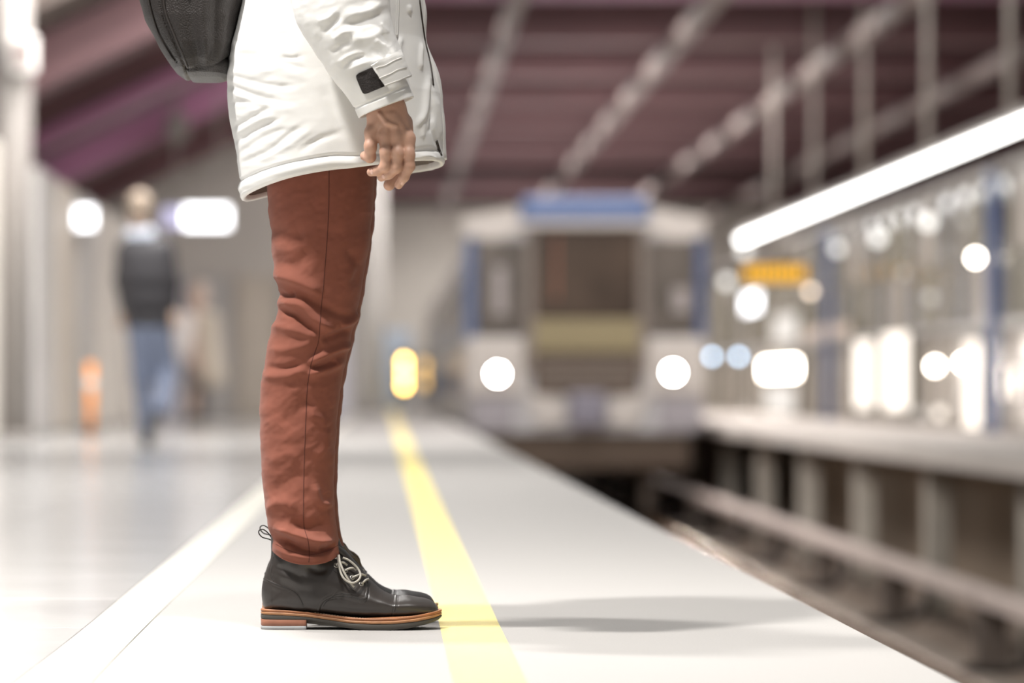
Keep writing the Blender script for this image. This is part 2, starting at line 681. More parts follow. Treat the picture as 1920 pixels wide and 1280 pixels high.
track = thing('railway_track', 'brown steel rails on concrete sleepers in the pit beside the platform', 'railway track', (2.25, 40, ZB))


def rail_me(xc, y0, y1, zb):
    prof = [(-.07, 0), (.07, 0), (.07, .012), (.012, .03), (.012, .11), (.036, .125), (.036, .165), (.030, .172), (-.030, .172), (-.036, .165), (-.036, .125), (-.012, .11), (-.012, .03), (-.07, .012)]
    return loft('rail', [[(xc + a, y, zb + b) for a, b in prof] for y in np.linspace(y0, y1, 6)], cap0=True, cap1=True)


for xc in (1.49, 3.01):
    link('rail', rail_me(xc, -3, 91.5, ZB + 0.0), M['rail'], track)
slm = box_me('sleeper', 0.95, 3.42, 0, 0.24, ZB + 0.001, ZB + 0.055, 0.012, 1)
slm.materials.append(M['sleeper'])
for i in range(52):
    o = link('sleeper', slm, None, track)
    o.location.y = 7.5 + i * 0.66
    o.location = Vector((0, 7.5 + i * 0.66, 0))
    o.matrix_parent_inverse = track.matrix_basis.inverted()

# third rail with its cover boards, brackets and slack cables
T3X, T3Z = 3.56, -0.80
tr = thing('third_rail', 'pale covered contact rail on brackets running under the far platform', 'third rail', (T3X, 30, ZB))
y = 10.0
while y < 62:
    box('cover_board', T3X - .07, T3X + .09, y, y + 4.1, T3Z - .075, T3Z + .02, M['railside'], tr, 0.012)
    box('bracket', T3X - .05, T3X + .12, y + 4.11, y + 4.26, ZB + .003, T3Z + .0, M['bracket'], tr, 0.01)
    pts = spline([(T3X - .02, y + 2.2, T3Z - .06), (T3X - .05, y + 2.1, -1.0), (T3X - .16, y + 2.0, -1.085), (T3X - .31, y + 1.95, -1.10), (T3X - .44, y + 1.9, -1.085), (T3X - .50, y + 1.88, -1.12)], 6)
    link('cable', tube('cable', pts, 0.026, 8), M['rubber'], tr, smooth=True)
    y += 4.27

# far platform
FPX = 3.72
fp = box('far_platform', FPX, 12.0, -3, 92, -0.125, 0.0, M['slab'], None, 0.01)
struct(fp, 'pale slab of the far platform across the track')
pm = box_me('support_post', 3.92, 4.10, 0, 0.22, ZB + 0.001, -0.126, 0.01, 1)
pm.materials.append(M['post'])
for i in range(13):
    o = link('support_post', pm, None, fp)
    o.location.y = 15.1 + i * 4.2

# ------------------------------------------------------------------ ceiling and far walls
CZ = 4.95
ce = box('ceiling', -0.3, 12.0, 33.0, 92.0, CZ, CZ + 0.2, M['ceil'])
struct(ce, 'mauve brown hall ceiling crossed by maroon beams')
SL = 0.476


def zs(x):
    return 4.55 + SL * (x + 0.22)


sl = mesh_pd('ceiling_slope', [(-0.3, 33, CZ), (-0.3, 92, CZ), (-7, 92, zs(-7) + .42), (-7, 33, zs(-7) + .42),
                               (-0.3, 33, CZ + .2), (-0.3, 92, CZ + .2), (-7, 92, zs(-7) + .62), (-7, 33, zs(-7) + .62)],
             [(0, 1, 2, 3), (4, 7, 6, 5), (0, 3, 7, 4), (1, 5, 6, 2), (2, 6, 7, 3), (0, 4, 5, 1)])
struct(link('ceiling_slope', sl, M['slope']), 'sloping ceiling on the left of the hall')


def fin(y0, y1, zlo, zhi, rim):
    """one transverse beam: sloping on the left, level over the track"""
    xs = [-7.0, -0.22, 11.5]
    zb = [zs(-7.0), 4.55, 4.55]
    V = []
    for yy in (y0, y1):
        for x, z in zip(xs, zb):
            V.append((x, yy, z + zlo))
        for x, z in zip(xs, zb):
            V.append((x, yy, z + zhi))
    f = [(0, 1, 4, 3), (1, 2, 5, 4), (6, 9, 10, 7), (7, 10, 11, 8), (0, 6, 7, 1), (1, 7, 8, 2), (3, 4, 10, 9), (4, 5, 11, 10), (0, 3, 9, 6), (2, 8, 11, 5)]
    return mesh_pd('beam', V, f)


bl = [34.5, 39.5, 45.0, 50, 55, 60, 65, 70, 75, 80, 85]
ordn = ['nearest', 'second nearest', 'third nearest', 'fourth', 'fifth', 'sixth', 'seventh', 'eighth', 'ninth', 'tenth', 'farthest']
for i, yb in enumerate(bl):
    b = thing('ceiling_beam', 'maroon ceiling beam with purple lower rim across the hall, %s from the camera' % ordn[i], 'beam', (0, yb, 4.5), 'maroon ceiling beams')
    link('web', fin(yb, yb + 0.5, 0.06, 0.40, False), M['beam'], b)
    link('rim', fin(yb - .12, yb + 0.62, -0.10, 0.058, True), M['beamrim'] if i == 1 else M['beam'], b)
    if i == 2:
        for nm, mm, a0, a1, d0 in (('lit_fascia', M['lit_fascia'], -.09, .30, .20), ('flange', M['colgrey'], .31, .42, .26)):  # fascia added on the left slope, its bright purple imitating light there
            V = []
            for yy in (yb - d0, yb - .125):
                V += [(-7, yy, zs(-7) + a0), (-.32, yy, zs(-.32) + a0), (-.32, yy, zs(-.32) + a1), (-7, yy, zs(-7) + a1)]
            link(nm, mesh_pd(nm, V, [(0, 1, 2, 3), (4, 7, 6, 5), (0, 4, 5, 1), (3, 2, 6, 7), (1, 5, 6, 2), (0, 3, 7, 4)]), mm, b)
for x in (1.35, 3.35, 5.35, 7.5):
    z = (zs(x) if x < -0.22 else 4.55) - 0.22
    rb = box('ceiling_rib', x - .07, x + .07, 33.5, 91, z - .07, z + .10, M['rib'])
    tag(rb, {1.35: 'pale long ceiling rib above the train, nearest the platform',
             3.35: 'pale long ceiling rib above the right side of the train', 5.35: 'pale long ceiling rib above the hanging strip lights',
             7.5: 'pale long ceiling rib at the far right'}[x], 'ceiling rib', 'ceiling ribs along the hall')

ct = thing('conduit_box', 'pale box hanging under the purple beam on the left', 'box', P(330, 240, 44.5))
fbox('case', 312, 212, 348, 262, 44.4, .3, M['colgrey'], ct, 0.03)
link('hanger', cyl_me('hanger', tuple(P(330, 214, 44.55)), tuple(P(330, 150, 44.55)), 0.02, seg=8), M['colgrey'], ct)
we = box('wall_end', -9, 12, 92.0, 92.4, -1.25, CZ + .2, M['wall'])
struct(we, 'beige grey end wall of the hall')
wr2 = box('wall_far_right', 12.0, 12.3, 20, 92, -1.25, CZ + .2, M['wall'])
struct(wr2)
wl2 = box('wall_far_left', -9.0, -8.8, 20, 92, -.012, CZ - 1.0, M['wall'])
struct(wl2)
wb2 = box('wall_back', -8.79, -0.42, 51.6, 51.8, 0.001, 4.2, M['backwall'])
struct(wb2, 'grey beige wall closing the hall behind the walking man')
for x0, x1, mm in ((-3.1, -2.7, 'p3'), (-2.62, -2.05, 'p2'), (-1.98, -1.45, 'p1'), (-1.38, -.95, 'p2'), (-.88, -.45, 'p3')):
    box('wall_panel', x0, x1, 51.52, 51.598, 0.02, 1.9, M[mm], wb2, 0.015)
# panels of the end wall
for i, (x0, x1, mm) in enumerate([(-6.5, -5.2, 'p2'), (-5.0, -3.9, 'p0'), (-3.7, -2.9, 'p1'), (-2.7, -1.9, 'p2'), (-1.7, -.95, 'p0'), (-.75, -.05, 'p2')]):
    box('wall_panel', x0, x1, 91.9, 91.998, 0.0, 3.6, M[mm], we, 0.02)

# left wall of stone panels
wl = box('wall_left', -3.45, -3.2, 26, 88, 0.001, 2.25, M['p2'])
struct(wl, 'stone panelled wall along the left of the platform')
cyc = ['p0', 'p2', 'p0', 'p1', 'p0', 'p3', 'p2', 'p3', 'p1', 'p0', 'p2', 'p1']
y = 26.2
i = 0
while y < 87:
    wd = [1.5, 0.9, 1.8, 0.8][i % 4]
    box('stone_panel', -3.2, -3.12 if i % 2 else -3.02, y, y + wd - .06, 0.02, 2.22 + (0.12 if i % 2 == 0 else 0), M[cyc[i % 12]], wl, 0.012)
    y += wd
    i += 1
col = thing('column', 'tall grey column at the left edge of the picture', 'column', (-2.9, 30, 0))
link('shaft', cyl_me('shaft', (-2.93, 30.3, 0.06), (-2.93, 30.3, 4.6), 0.15, seg=24), M['colgrey'], col, smooth=True)
link('foot', cyl_me('foot', (-2.93, 30.3, 0.001), (-2.93, 30.3, 0.06), 0.2, seg=24), M['colgrey'], col)
sp = thing('loudspeaker', 'pale wall loudspeaker mounted high on the grey column', 'loudspeaker', (-2.82, 30.1, 2.9))
box('case', -2.92, -2.72, 29.95, 30.16, 2.87, 3.16, M['white'], sp, 0.03)
box('grille', -2.89, -2.75, 29.935, 29.952, 2.91, 3.12, M['rib'], sp, 0.004)

pc = thing('column', 'white round column behind the standing person, near the train', 'column', (-0.17, 57, 0))
link('shaft', cyl_me('shaft', (-0.17, 57, 0.12), (-0.17, 57, 4.5), 0.17, seg=24), M['white'], pc, smooth=True)
link('foot', cyl_me('foot', (-0.17, 57, 0.001), (-0.17, 57, 0.12), 0.24, seg=24), M['p2'], pc)
bk = thing('ticket_cabinet', 'pale blue grey cabinet standing behind the amber lamps', 'cabinet', (0.2, 70, 0))
box('body', -0.02, 0.5, 70, 70.5, 0.08, 1.45, mat('pale_blue', (0.42, 0.50, 0.62), 0.5), bk, 0.03)
box('plinth', 0.0, 0.48, 70.03, 70.47, 0.001, 0.08, M['p2'], bk)
box('door', 0.05, 0.43, 69.98, 70.0, 0.2, 1.35, mat('pale_blue_door', (0.50, 0.57, 0.66), 0.5), bk, 0.008)

# lit signs on the left
s1 = thing('light_box', 'small white light box on the stone wall left of the walking man', 'sign', P(155, 408, 38))
fbox('case', 131, 387, 179, 430, 38.0, 0.3, M['housing'], s1, 0.02)
fbox('screen', 133, 389, 177, 427, 37.97, 0.03, M['signwhite'], s1, 0.006)
box('arm', -3.02, XP(140, 38), 38.1, 38.16, 2.0, 2.06, M['housing'], s1)
s2 = thing('light_box', 'long white hanging light box right of the walking man', 'sign', P(390, 405, 42))
fbox('case', 304, 385, 432, 430, 42.0, 0.25, M['housing'], s2, 0.02)
fbox('screen', 345, 387, 430, 427, 41.97, 0.03, M['signwhite'], s2, 0.006)
fbox('side_screen', 305, 389, 343, 425, 41.97, 0.03, M['signlav'], s2, 0.006)
for px in (330, 410):
    link('hanger', cyl_me('hanger', (XP(px, 42), 42.12, ZP(385, 42)), (XP(px, 42), 42.12, zs(XP(px, 42)) + .4), 0.012, seg=8), M['housing'], s2)

# orange marker post by the left wall
op = thing('marker_post', 'slim orange marker post standing by the left wall', 'post', P(170, 800, 33))
xo = XP(170, 33)
link('post', cyl_me('post', (xo, 33, 0.03), (xo, 33, 0.62), 0.035, seg=12), M['orange'], op, smooth=True)
link('foot', cyl_me('foot', (xo, 33, 0.001), (xo, 33, 0.03), 0.10, 0.08, seg=16), M['black'], op)
link('band', cyl_me('band', (xo, 33, 0.40), (xo, 33, 0.48), 0.037, seg=12), M['white'], op)


# ------------------------------------------------------------------ amber signal lamps on the platform
def signal(px, py0, py1, Y, n, m, label):
    t = thing('signal_lamp', label, 'signal lamp', (XP(px, Y), Y, 0), 'amber signal lamps by the platform edge')
    x = XP(px, Y)
    z0, z1 = ZP(py1, Y), ZP(py0, Y)
    box('post', x - .03, x + .03, Y + .06, Y + .12, 0.02, z1 + .08, M['housing'], t, 0.005)
    box('foot', x - .09, x + .09, Y + .0, Y + .18, 0.001, 0.02, M['housing'], t, 0.003)
    box('housing', x - .07, x + .07, Y + .01, Y + .06, z0 - .06, z1 + .06, M['black'], t, 0.01)
    for k in range(n):
        zc = z0 + (z1 - z0) * (k + .5) / n
        link('lens', ball_me('lens', (x, Y + .01, zc), 0.048, 0.03, (z1 - z0) / n * .42, 14), m, t)
    return t


signal(758, 668, 732, 50.0, 3, M['amber'], 'bright amber lamp stack on a short post beside the yellow line')
signal(796, 672, 730, 58.0, 2, M['amberdim'], 'dim amber lamp stack beside the oncoming train')

# ------------------------------------------------------------------ oncoming train
TY = 42.9
tm = {
    'side': mat('train_side', (0.52, 0.515, 0.53), 0.35, var=0.04, vscale=1),
    'white': mat('train_white', (0.55, 0.515, 0.485), 0.4),
    'blue': mat('train_blue', (0.095, 0.145, 0.29), 0.4),
    'glass': mat('train_glass', (0.075, 0.052, 0.038), 0.15, spec=0.6, var=0.3, vscale=1.6),
    'sglass': mat('train_side_glass', (0.13, 0.112, 0.098), 0.15, spec=0.6, var=0.25, vscale=2.5),
    'frame': mat('train_frame', (0.21, 0.175, 0.15), 0.5),
    'grey': mat('train_grey', (0.33, 0.30, 0.295), 0.5),
    'sill': mat('train_sill', (0.27, 0.225, 0.125), 0.6),
    'dark': mat('train_dark', (0.10, 0.07, 0.05), 0.7),
    'coup': mat('train_coupler', (0.22, 0.21, 0.26), 0.5),
    'skirt': mat('train_skirt', (0.36, 0.34, 0.37), 0.5),
    'seat': mat('train_red', (0.25, 0.09, 0.05), 0.6),
}
train = thing('metro_train', 'blue and white metro train arriving with both headlights on', 'train', (2.25, TY, ZB + .172))
TC = 2.246
HW = 1.355


def tsec(ins, y, top=0.0):
    """body section: rounded shoulders, domed roof"""
    pts = []
    w2 = HW - ins
    zb, zr = -0.10, 2.40 - top
    prof = [(w2 - .03, zb), (w2, zb + .15), (w2, 0.9), (w2 - .04, 1.6), (w2 - .10, 2.05)]
    for a in np.linspace(0, 1, 9)[1:]:
        prof.append(((w2 - .10) * math.cos(a * math.pi / 2) ** 0.62, 2.05 + (zr - 2.05) * math.sin(a * math.pi / 2) ** 0.8))
    right = [(TC + a, y, b) for a, b in prof]
    left = [(TC - a, y, b) for a, b in prof[::-1][1:]]
    return right + left


secs = [tsec(.14, TY + .02, .10), tsec(.06, TY + .10, .05), tsec(.015, TY + .30, .01), tsec(0, TY + .6), tsec(0, TY + 20), tsec(0, 88.0)]
body = link('body', loft('body', secs, cap0=True, cap1=True), tm['side'], train)
# roof edge: blue destination box in the middle, white corner cowls
fbox('roof_visor', 975, 368, 1218, 425, TY - .06, .5, tm['blue'], train, 0.10)
fbox('visor_lip', 972, 414, 1220, 426, TY - .09, .1, tm['white'], train, 0.02)
for s in (-1, 1):
    cx = 1097
    a, b = (868, 972) if s < 0 else (1221, 1322)
    me = loft('corner_cowl', [[(XP(p, TY), TY - .03 + dy, ZP(q, TY)) for p, q in
                               [(a if s < 0 else a, 388 if s > 0 else 408), (b, 388 if s < 0 else 408), (b, 440), ((a + b) / 2, 452 if True else 0), (a, 440)]] for dy in (0, .3)], cap0=True, cap1=True)
    link('corner_cowl', me, tm['white'], train)
# windows
fbox('windshield', 1003, 428, 1197, 596, TY - .04, .05, tm['glass'], train, 0.03)
fbox('side_window', 893, 450, 985, 628, TY - .03, .05, tm['sglass'], train, 0.03)
fbox('side_window', 1214, 450, 1304, 628, TY - .03, .05, tm['sglass'], train, 0.03)
for a, b in ((986, 1002), (1198, 1213)):
    fbox('window_pillar', a, 428, b, 700, TY - .05, .07, tm['frame'], train, 0.01)
for a, b in ((872, 892), (1305, 1324)):
    fbox('corner_post', a, 445, b, 690, TY - .02, .2, M['blue'] if a > 1000 else tm['blue'], train, 0.03)
fbox('wiper', 1040, 440, 1046, 560, TY - .05, .012, tm['seat'], train, 0.0)
wp = train.children[-1]
fbox('driver_seat', 1060, 500, 1150, 575, TY + .05, .2, tm['seat'], train, 0.03)
for a, b, c, d in ((925, 500, 950, 590), (1262, 540, 1292, 585)):
    fbox('window_reflex', a, c if False else b, c, d, TY - .045, .012, tm['grey'], train, 0.004).name = 'painted_reflex'  # grey patches imitate reflections on the side windows
# lower front
fbox('sill_panel', 1000, 598, 1200, 660, TY - .05, .08, tm['sill'], train, 0.03)
fbox('lower_grille', 1000, 662, 1200, 742, TY - .03, .06, tm['dark'], train, 0.02)
for k in range(4):
    fbox('grille_slat', 1010, 676 + k * 15, 1190, 682 + k * 15, TY - .05, .02, tm['frame'], train, 0.003)
fbox('lamp_panel', 872, 632, 985, 742, TY - .05, .1, tm['white'], train, 0.06)
fbox('lamp_panel', 1212, 632, 1324, 742, TY - .05, .1, tm['white'], train, 0.06)
for px, py in ((933, 701), (1262, 698)):
    c = P(px, py, TY - .07)
    hl = link('headlight', ring_me('headlight', c, (0, 1, 0), 0.085, 0.02), tm['frame'], train, smooth=True)
    link('headlight_lens', ball_me('headlight_lens', c, 0.072, 0.03, 0.072, 20), M['head'], hl)
    hb = bpy.data.lights.new('headlight_beam', 'SPOT')
    hb.energy = 260
    hb.spot_size = R(70)
    hb.spot_blend = 0.8
    hb.shadow_soft_size = 0.06
    hb.color = (1.0, 0.93, 0.85)
    ho = bpy.data.objects.new('headlight_beam', hb)
    ho.location = (c.x, TY - .16, c.z)
    ho.rotation_euler = (R(82), 0, R(180))
    COL.objects.link(ho)
# bumper pieces, coupler, skirt
for pts in ([(985, 735), (1062, 748), (1062, 792), (1010, 800)], [(1140, 748), (1218, 735), (1192, 800), (1140, 792)]):
    me = loft('bumper', [[tuple(P(a, b, TY - .10 + 0) + Vector((0, dy, 0))) for a, b in pts] for dy in (0, .3)], cap0=True, cap1=True)
    link('bumper', me, tm['white'], train)
fbox('coupler', 1068, 735, 1136, 800, TY - .25, .5, tm['coup'], train, 0.05)
for a, b in ((885, 965), (1236, 1316)):
    fbox('skirt', a, 744, b, 806, TY - .02, .3, tm['skirt'], train, 0.04)
fbox('underframe', 905, 800, 1295, 880, TY + .15, 4.0, tm['dark'], train, 0.05)
for xc in (1.49, 3.01):
    for dy in (1.2, 3.4):
        link('wheel', cyl_me('wheel', (xc - .06, TY + dy, ZB + .172 + .39), (xc + .06, TY + dy, ZB + .172 + .39), 0.388, seg=28), tm['frame'], train)
# platform-side windows and doors
y = TY + 1.3
k = 0
while y < 84:
    if k % 3 == 1:
        d = box('door', TC - HW - .012, TC - HW + .03, y, y + 1.3, 0.03, 1.95, tm['white'], train, 0.01)
        box('door_glass', TC - HW - .018, TC - HW + .02, y + .2, y + 1.1, 0.85, 1.65, tm['sglass'], d, 0.004)
        y += 1.7
    else:
        box('window', TC - HW - .010, TC - HW + .03, y, y + 1.5, 0.85, 1.6, tm['sglass'], train, 0.01)
        y += 1.9
    k += 1
box('side_stripe', TC - HW - .012, TC - HW + .02, TY + .5, 87.5, 0.30, 0.62, tm['blue'], train)

# ------------------------------------------------------------------ hanging strip lights over the far platform
SX, SZ = 5.0, 2.47
sec = 4.67
names = ['nearest to the camera', 'second from the camera', 'third from the camera', 'fourth from the camera', 'fifth from the camera', 'sixth from the camera, beside the train']
for i in range(6):
    y0 = 25.95 + i * sec
    t = thing('strip_light', 'white hanging strip light over the far platform, %s' % names[i], 'strip light', (SX, y0, SZ), 'strip lights over the far platform')
    box('housing', SX - .07, SX + .07, y0 + .04, y0 + sec - .04, SZ + .045, SZ + .12, M['housing'], t, 0.01)
    for k in range(6):
        ya = y0 + .06 + k * .765
        link('tube', cyl_me('tube', (SX, ya, SZ), (SX, ya + .62, SZ), 0.042, seg=10), M['tube'], t)
    for yy in (y0 + .03,):
        link('hanger', cyl_me('hanger', (SX, yy, SZ + .1), (SX, yy, CZ - .001), 0.035 if yy < y0 + .1 else 0.022, seg=8), M['pole'], t)

# ------------------------------------------------------------------ glazed wall of the far platform
RX = 5.62
wr = box('wall_right', RX + .10, RX + .2, 24, 88, 0.001, 2.42, M['panel'])
struct(wr, 'glazed wall with bronze mullions along the far platform')


def ry(px):
    return RX * F / (px - VX)


y = 26.0
k = 0
while y < 84:
    for (z0, z1, mm) in ((0.06, 0.92, 'panel' if k % 4 else 'pane'), (0.96, 1.62, ('pane', 'pane3', 'pane2', 'panel', 'pane2')[k % 5]), (1.66, 2.36, ('pane2', 'panel', 'pane', 'pane3', 'pane')[k % 5])):
        box('pane', RX + .05, RX + .098, y + .05, y + 1.15, z0, z1, M[mm], wr, 0.006)
    box('mullion', RX, RX + .098, y - .05, y + .05, 0.02, 2.40, M['mull'], wr, 0.006)
    y += 1.2
    k += 1
for px in (1872, 1560):
    yy = ry(px)
    box('blue_post', RX - .10, RX - .002, yy - .13, yy + .13, 0.001, 2.40, M['blue'], wr, 0.01)
box('rail', RX - .03, RX - .004, 24, 88, 0.95, 1.02, M['p2'], wr)
box('top_rail', RX - .06, RX + .1, 24, 88, 2.36, 2.44, M['colgrey'], wr)


# lit advertising panels and doors along it
def rx_panel(name, px0, px1, py0, py1, m, label, cat='light panel', grp='lit panels on the far platform wall'):
    ya, yb = ry(px1) , ry(px0)
    ym = .5 * (ya + yb)
    t = thing(name, label, cat, (RX, ym, 0), grp)
    z0, z1 = ZP(py1, ym), ZP(py0, ym)
    box('frame', RX - .035, RX - .006, ya - .03, yb + .03, z0 - .03, z1 + .03, M['mull'], t, 0.004)
    box('screen', RX - .05, RX - .034, ya, yb, z0, z1, m, t, 0.003)
    return t


rx_panel('lit_panel', 1612, 1640, 640, 765, M['litpanel'], 'tall warm lit panel on the far wall, left one of the close pair')
rx_panel('lit_panel', 1664, 1708, 625, 768, M['litpanel'], 'tall warm lit panel on the far wall, right one of the close pair')
rx_panel('lit_panel', 1820, 1843, 640, 800, M['litpanel'], 'tall narrow warm lit panel beside the blue post')
rx_panel('lit_panel', 1886, 1892, 690, 745, M['litpanel'], 'small warm lit panel right of the blue post')
rx_panel('lit_panel', 1908, 1919, 690, 745, M['litpanel'], 'small warm lit panel at the right edge of the picture')
rx_panel('lit_panel', 1436, 1500, 676, 706, M['hotwarm'], 'very bright wide warm lit panel nearest the train')
rx_panel('lit_panel', 1440, 1495, 722, 775, M['litpanel2'], 'pale lit panel below the brightest panel')
rx_panel('lit_panel', 1400, 1428, 550, 585, M['signwhite'], 'white lit panel beside the train below the amber display')
rx_panel('lit_panel', 1455, 1500, 590, 640, M['litpanel2'], 'dim cream lit panel below the amber display')
rx_panel('lit_panel', 1512, 1600, 612, 632, mat('cream_board', (0.62, 0.52, 0.44), 0.5), 'long cream board on the far wall', 'board', None)


def lamp(px, py, r, m, label, x=RX - .12):
    yy = x * F / (px - VX)
    t = thing('wall_lamp', label, 'lamp', (x, yy, ZP(py, yy)), 'round lamps on the far platform wall')
    z = ZP(py, yy)
    link('globe', ball_me('globe', (x, yy, z), r, seg=14), m, t)
    link('stem', cyl_me('stem', (x + .0, yy, z), (RX + .099, yy, z), 0.014, seg=8), M['housing'], t)
    return t


lamp(1570, 466, .06, M['globe'], 'round white wall lamp, first of the three under the strip light')
lamp(1646, 446, .07, M['globe'], 'round white wall lamp, middle of the three under the strip light')
lamp(1741, 416, .07, M['globe'], 'round white wall lamp, last of the three under the strip light')
lamp(1396, 470, .08, M['globe'], 'round white lamp at the far end of the strip light')
lamp(1362, 528, .08, M['globe'], 'round white lamp above the right shoulder of the train', 5.3)
lamp(1520, 546, .045, M['warm'], 'small round peach lamp right of the amber display')
lamp(1694, 512, .035, M['litpanel2'], 'faint round peach lamp in the middle of the far wall')
lamp(1829, 483, .045, M['hotwarm'], 'bright round peach lamp left of the blue post')
lamp(1753, 686, .05, M['hotwarm'], 'bright round low lamp right of the lit panel pair')
lamp(1806, 680, .045, M['hotwarm'], 'bright round low lamp touching the narrow lit panel')
lamp(1726, 774, .045, M['litpanel2'], 'dim low lamp near the floor, left one')
lamp(1762, 774, .05, M['litpanel'], 'low lamp near the floor, right one')
lamp(1745, 558, .05, M['litpanel2'], 'faint greenish white lamp above the low lamps')
lamp(1398, 768, .05, M['litpanel2'], 'faint lamp near the far platform floor beside the train')
lamp(1335, 668, .04, M['blueled'], 'blue white signal beside the headlight, left one', 4.6)
lamp(1385, 668, .04, M['blueled'], 'blue white signal beside the headlight, right one', 4.9)

ds = thing('display_board', 'amber dot matrix display hanging beside the train', 'display', P(1450, 512, 48))
fbox('case', 1390, 492, 1515, 532, 48.0, .2, M['black'], ds, 0.02)
for k in range(9):
    fbox('digit', 1396 + k * 13, 499, 1405 + k * 13, 526, 47.97, .029, M['led'], ds, 0.004)
for px in (1466, 1474):
    link('hanger', cyl_me('hanger', (XP(px, 48), 48.1, ZP(492, 48)), (XP(px, 48), 48.1, SZ + .08), 0.012, seg=8), M['pole'], ds)


# ------------------------------------------------------------------ people in the distance
def fig(name, label, Y, parts, pm, h=0.014, base=None):
    """parts: dict part -> list of capsules in (px, py, dy, ...) at distance Y"""
    root = None
    for pn, caps in parts.items():
        cs = []
        for c in caps:
            a = P(c[0], c[1], Y) + Vector((0, c[2], 0))
            b = P(c[3], c[4], Y) + Vector((0, c[5], 0))
            cs.append((tuple(a), tuple(b), c[6], c[7]))
        me = sdf_me(pn, cs, h, 0.035)
        if root is None:
            root = link(name, me, pm[pn], None)
            tag(root, label, 'person', 'people walking in the distance')
        else:
            link('shoe' if 'shoe' in pn else pn, me, pm['shoes' if 'shoe' in pn else pn], root)
    return root


pm = {'person': mat('skin_far', (0.50, 0.36, 0.28), 0.6), 'hair': mat('hair_far', (0.28, 0.22, 0.17), 0.7),
      'jacket': mat('navy_jacket', (0.026, 0.024, 0.028), 0.7), 'jeans': mat('blue_jeans', (0.14, 0.165, 0.235), 0.8),
      'collar': mat('pale_collar', (0.55, 0.60, 0.70), 0.7), 'shoes': mat('dark_shoes', (0.03, 0.028, 0.025), 0.6)}
# Y = 27: about 267 px per metre
fig('person', 'man in dark jacket and blue jeans walking away along the platform', 27.0, {
    'person': [(262, 404, 0, 263, 386, 0, .075, .085), (262, 412, 0, 263, 440, .02, .05, .055), (263, 440, .02, 268, 600, 0, .06, .05),
               (232, 590, .05, 228, 606, .06, .035, .035), (326, 590, -.02, 326, 606, -.02, .035, .035),
               (262, 600, 0, 268, 790, 0, .05, .035), (290, 600, 0, 298, 700, .03, .05, .04)],
    'hair': [(263, 380, -.03, 263, 392, -.04, .085, .075)],
    'collar': [(250, 440, 0, 276, 440, 0, .06, .06)],
    'jacket': [(246, 470, 0, 300, 470, 0, .10, .10), (252, 490, 0, 296, 490, 0, .125, .125), (256, 520, 0, 296, 520, 0, .14, .14), (258, 560, 0, 296, 560, 0, .13, .13), (262, 602, 0, 298, 602, 0, .105, .105),
               (240, 472, 0, 231, 525, .0, .068, .062), (231, 525, .0, 238, 580, .04, .058, .048),
               (306, 472, 0, 320, 530, .0, .068, .062), (320, 530, .0, 322, 582, .02, .058, .048)],
    'jeans': [(264, 612, 0, 266, 700, .02, .10, .075), (266, 700, .02, 272, 812, .0, .072, .05),
              (294, 612, 0, 310, 700, .06, .10, .078), (312, 700, .06, 306, 765, -.28, .074, .06)],
    'shoe': [(272, 824, .02, 277, 826, -.10, .042, .05)],
    'raised_shoe': [(292, 786, -.30, 291, 796, -.38, .04, .045)],
}, pm)
pm2 = {'person': mat('skin_far2', (0.62, 0.46, 0.38), 0.6), 'hair': mat('hair_far2', (0.62, 0.52, 0.45), 0.7), 'coat': mat('beige_coat', (0.56, 0.50, 0.42), 0.8),
       'scarf': mat('white_shawl', (0.80, 0.77, 0.76), 0.8), 'trousers': mat('grey_trousers', (0.17, 0.15, 0.145), 0.8), 'shoes': pm['shoes']}
fig('person', 'person in beige coat with white shawl and dark trousers, far behind', 45.0, {
    'person': [(370, 548, 0, 370, 556, 0, .085, .09), (370, 570, 0, 370, 590, 0, .05, .06), (370, 590, 0, 375, 690, 0, .1, .1), (366, 690, 0, 362, 770, 0, .05, .04)],
    'hair': [(373, 542, .03, 378, 560, .05, .10, .09)],
    'coat': [(378, 596, 0, 396, 600, 0, .11, .10), (382, 610, 0, 400, 705, 0, .12, .15), (400, 600, 0, 408, 670, .0, .07, .06)],
    'scarf': [(350, 600, -.12, 344, 640, -.14, .10, .11), (344, 640, -.14, 346, 665, -.14, .11, .06)],
    'trousers': [(362, 690, 0, 358, 776, .05, .085, .06), (382, 700, .1, 380, 776, .12, .085, .06)],
    'shoe': [(358, 785, .05, 354, 786, -.06, .04, .035)],
    'other_shoe': [(380, 785, .12, 376, 786, 0.0, .04, .035)],
}, pm2, 0.018)
pm3 = {'person': pm2['person'], 'hair': mat('hair_far3', (0.20, 0.15, 0.12), 0.7), 'coat': mat('pale_coat', (0.62, 0.58, 0.56), 0.8), 'trousers': pm2['trousers'], 'shoes': pm['shoes']}
fig('person', 'person in pale coat standing by the left wall behind the orange post', 50.3, {
    'person': [(183, 596, 0, 183, 604, 0, .085, .09), (183, 612, 0, 183, 630, 0, .05, .06), (183, 630, 0, 183, 700, 0, .09, .09)],
    'hair': [(183, 591, .02, 184, 600, .04, .09, .08)],
    'coat': [(176, 634, 0, 190, 634, 0, .10, .10), (176, 650, 0, 190, 715, 0, .11, .13), (168, 640, 0, 168, 690, 0, .06, .05), (198, 640, 0, 199, 690, 0, .06, .05)],
    'trousers': [(178, 715, 0, 178, 768, 0, .08, .06), (190, 715, 0, 190, 768, 0, .08, .06)],
    'shoe': [(178, 776, 0, 178, 777, -.08, .04, .035)],
    'other_shoe': [(190, 776, 0, 190, 777, -.08, .04, .035)],
}, pm3, 0.02)
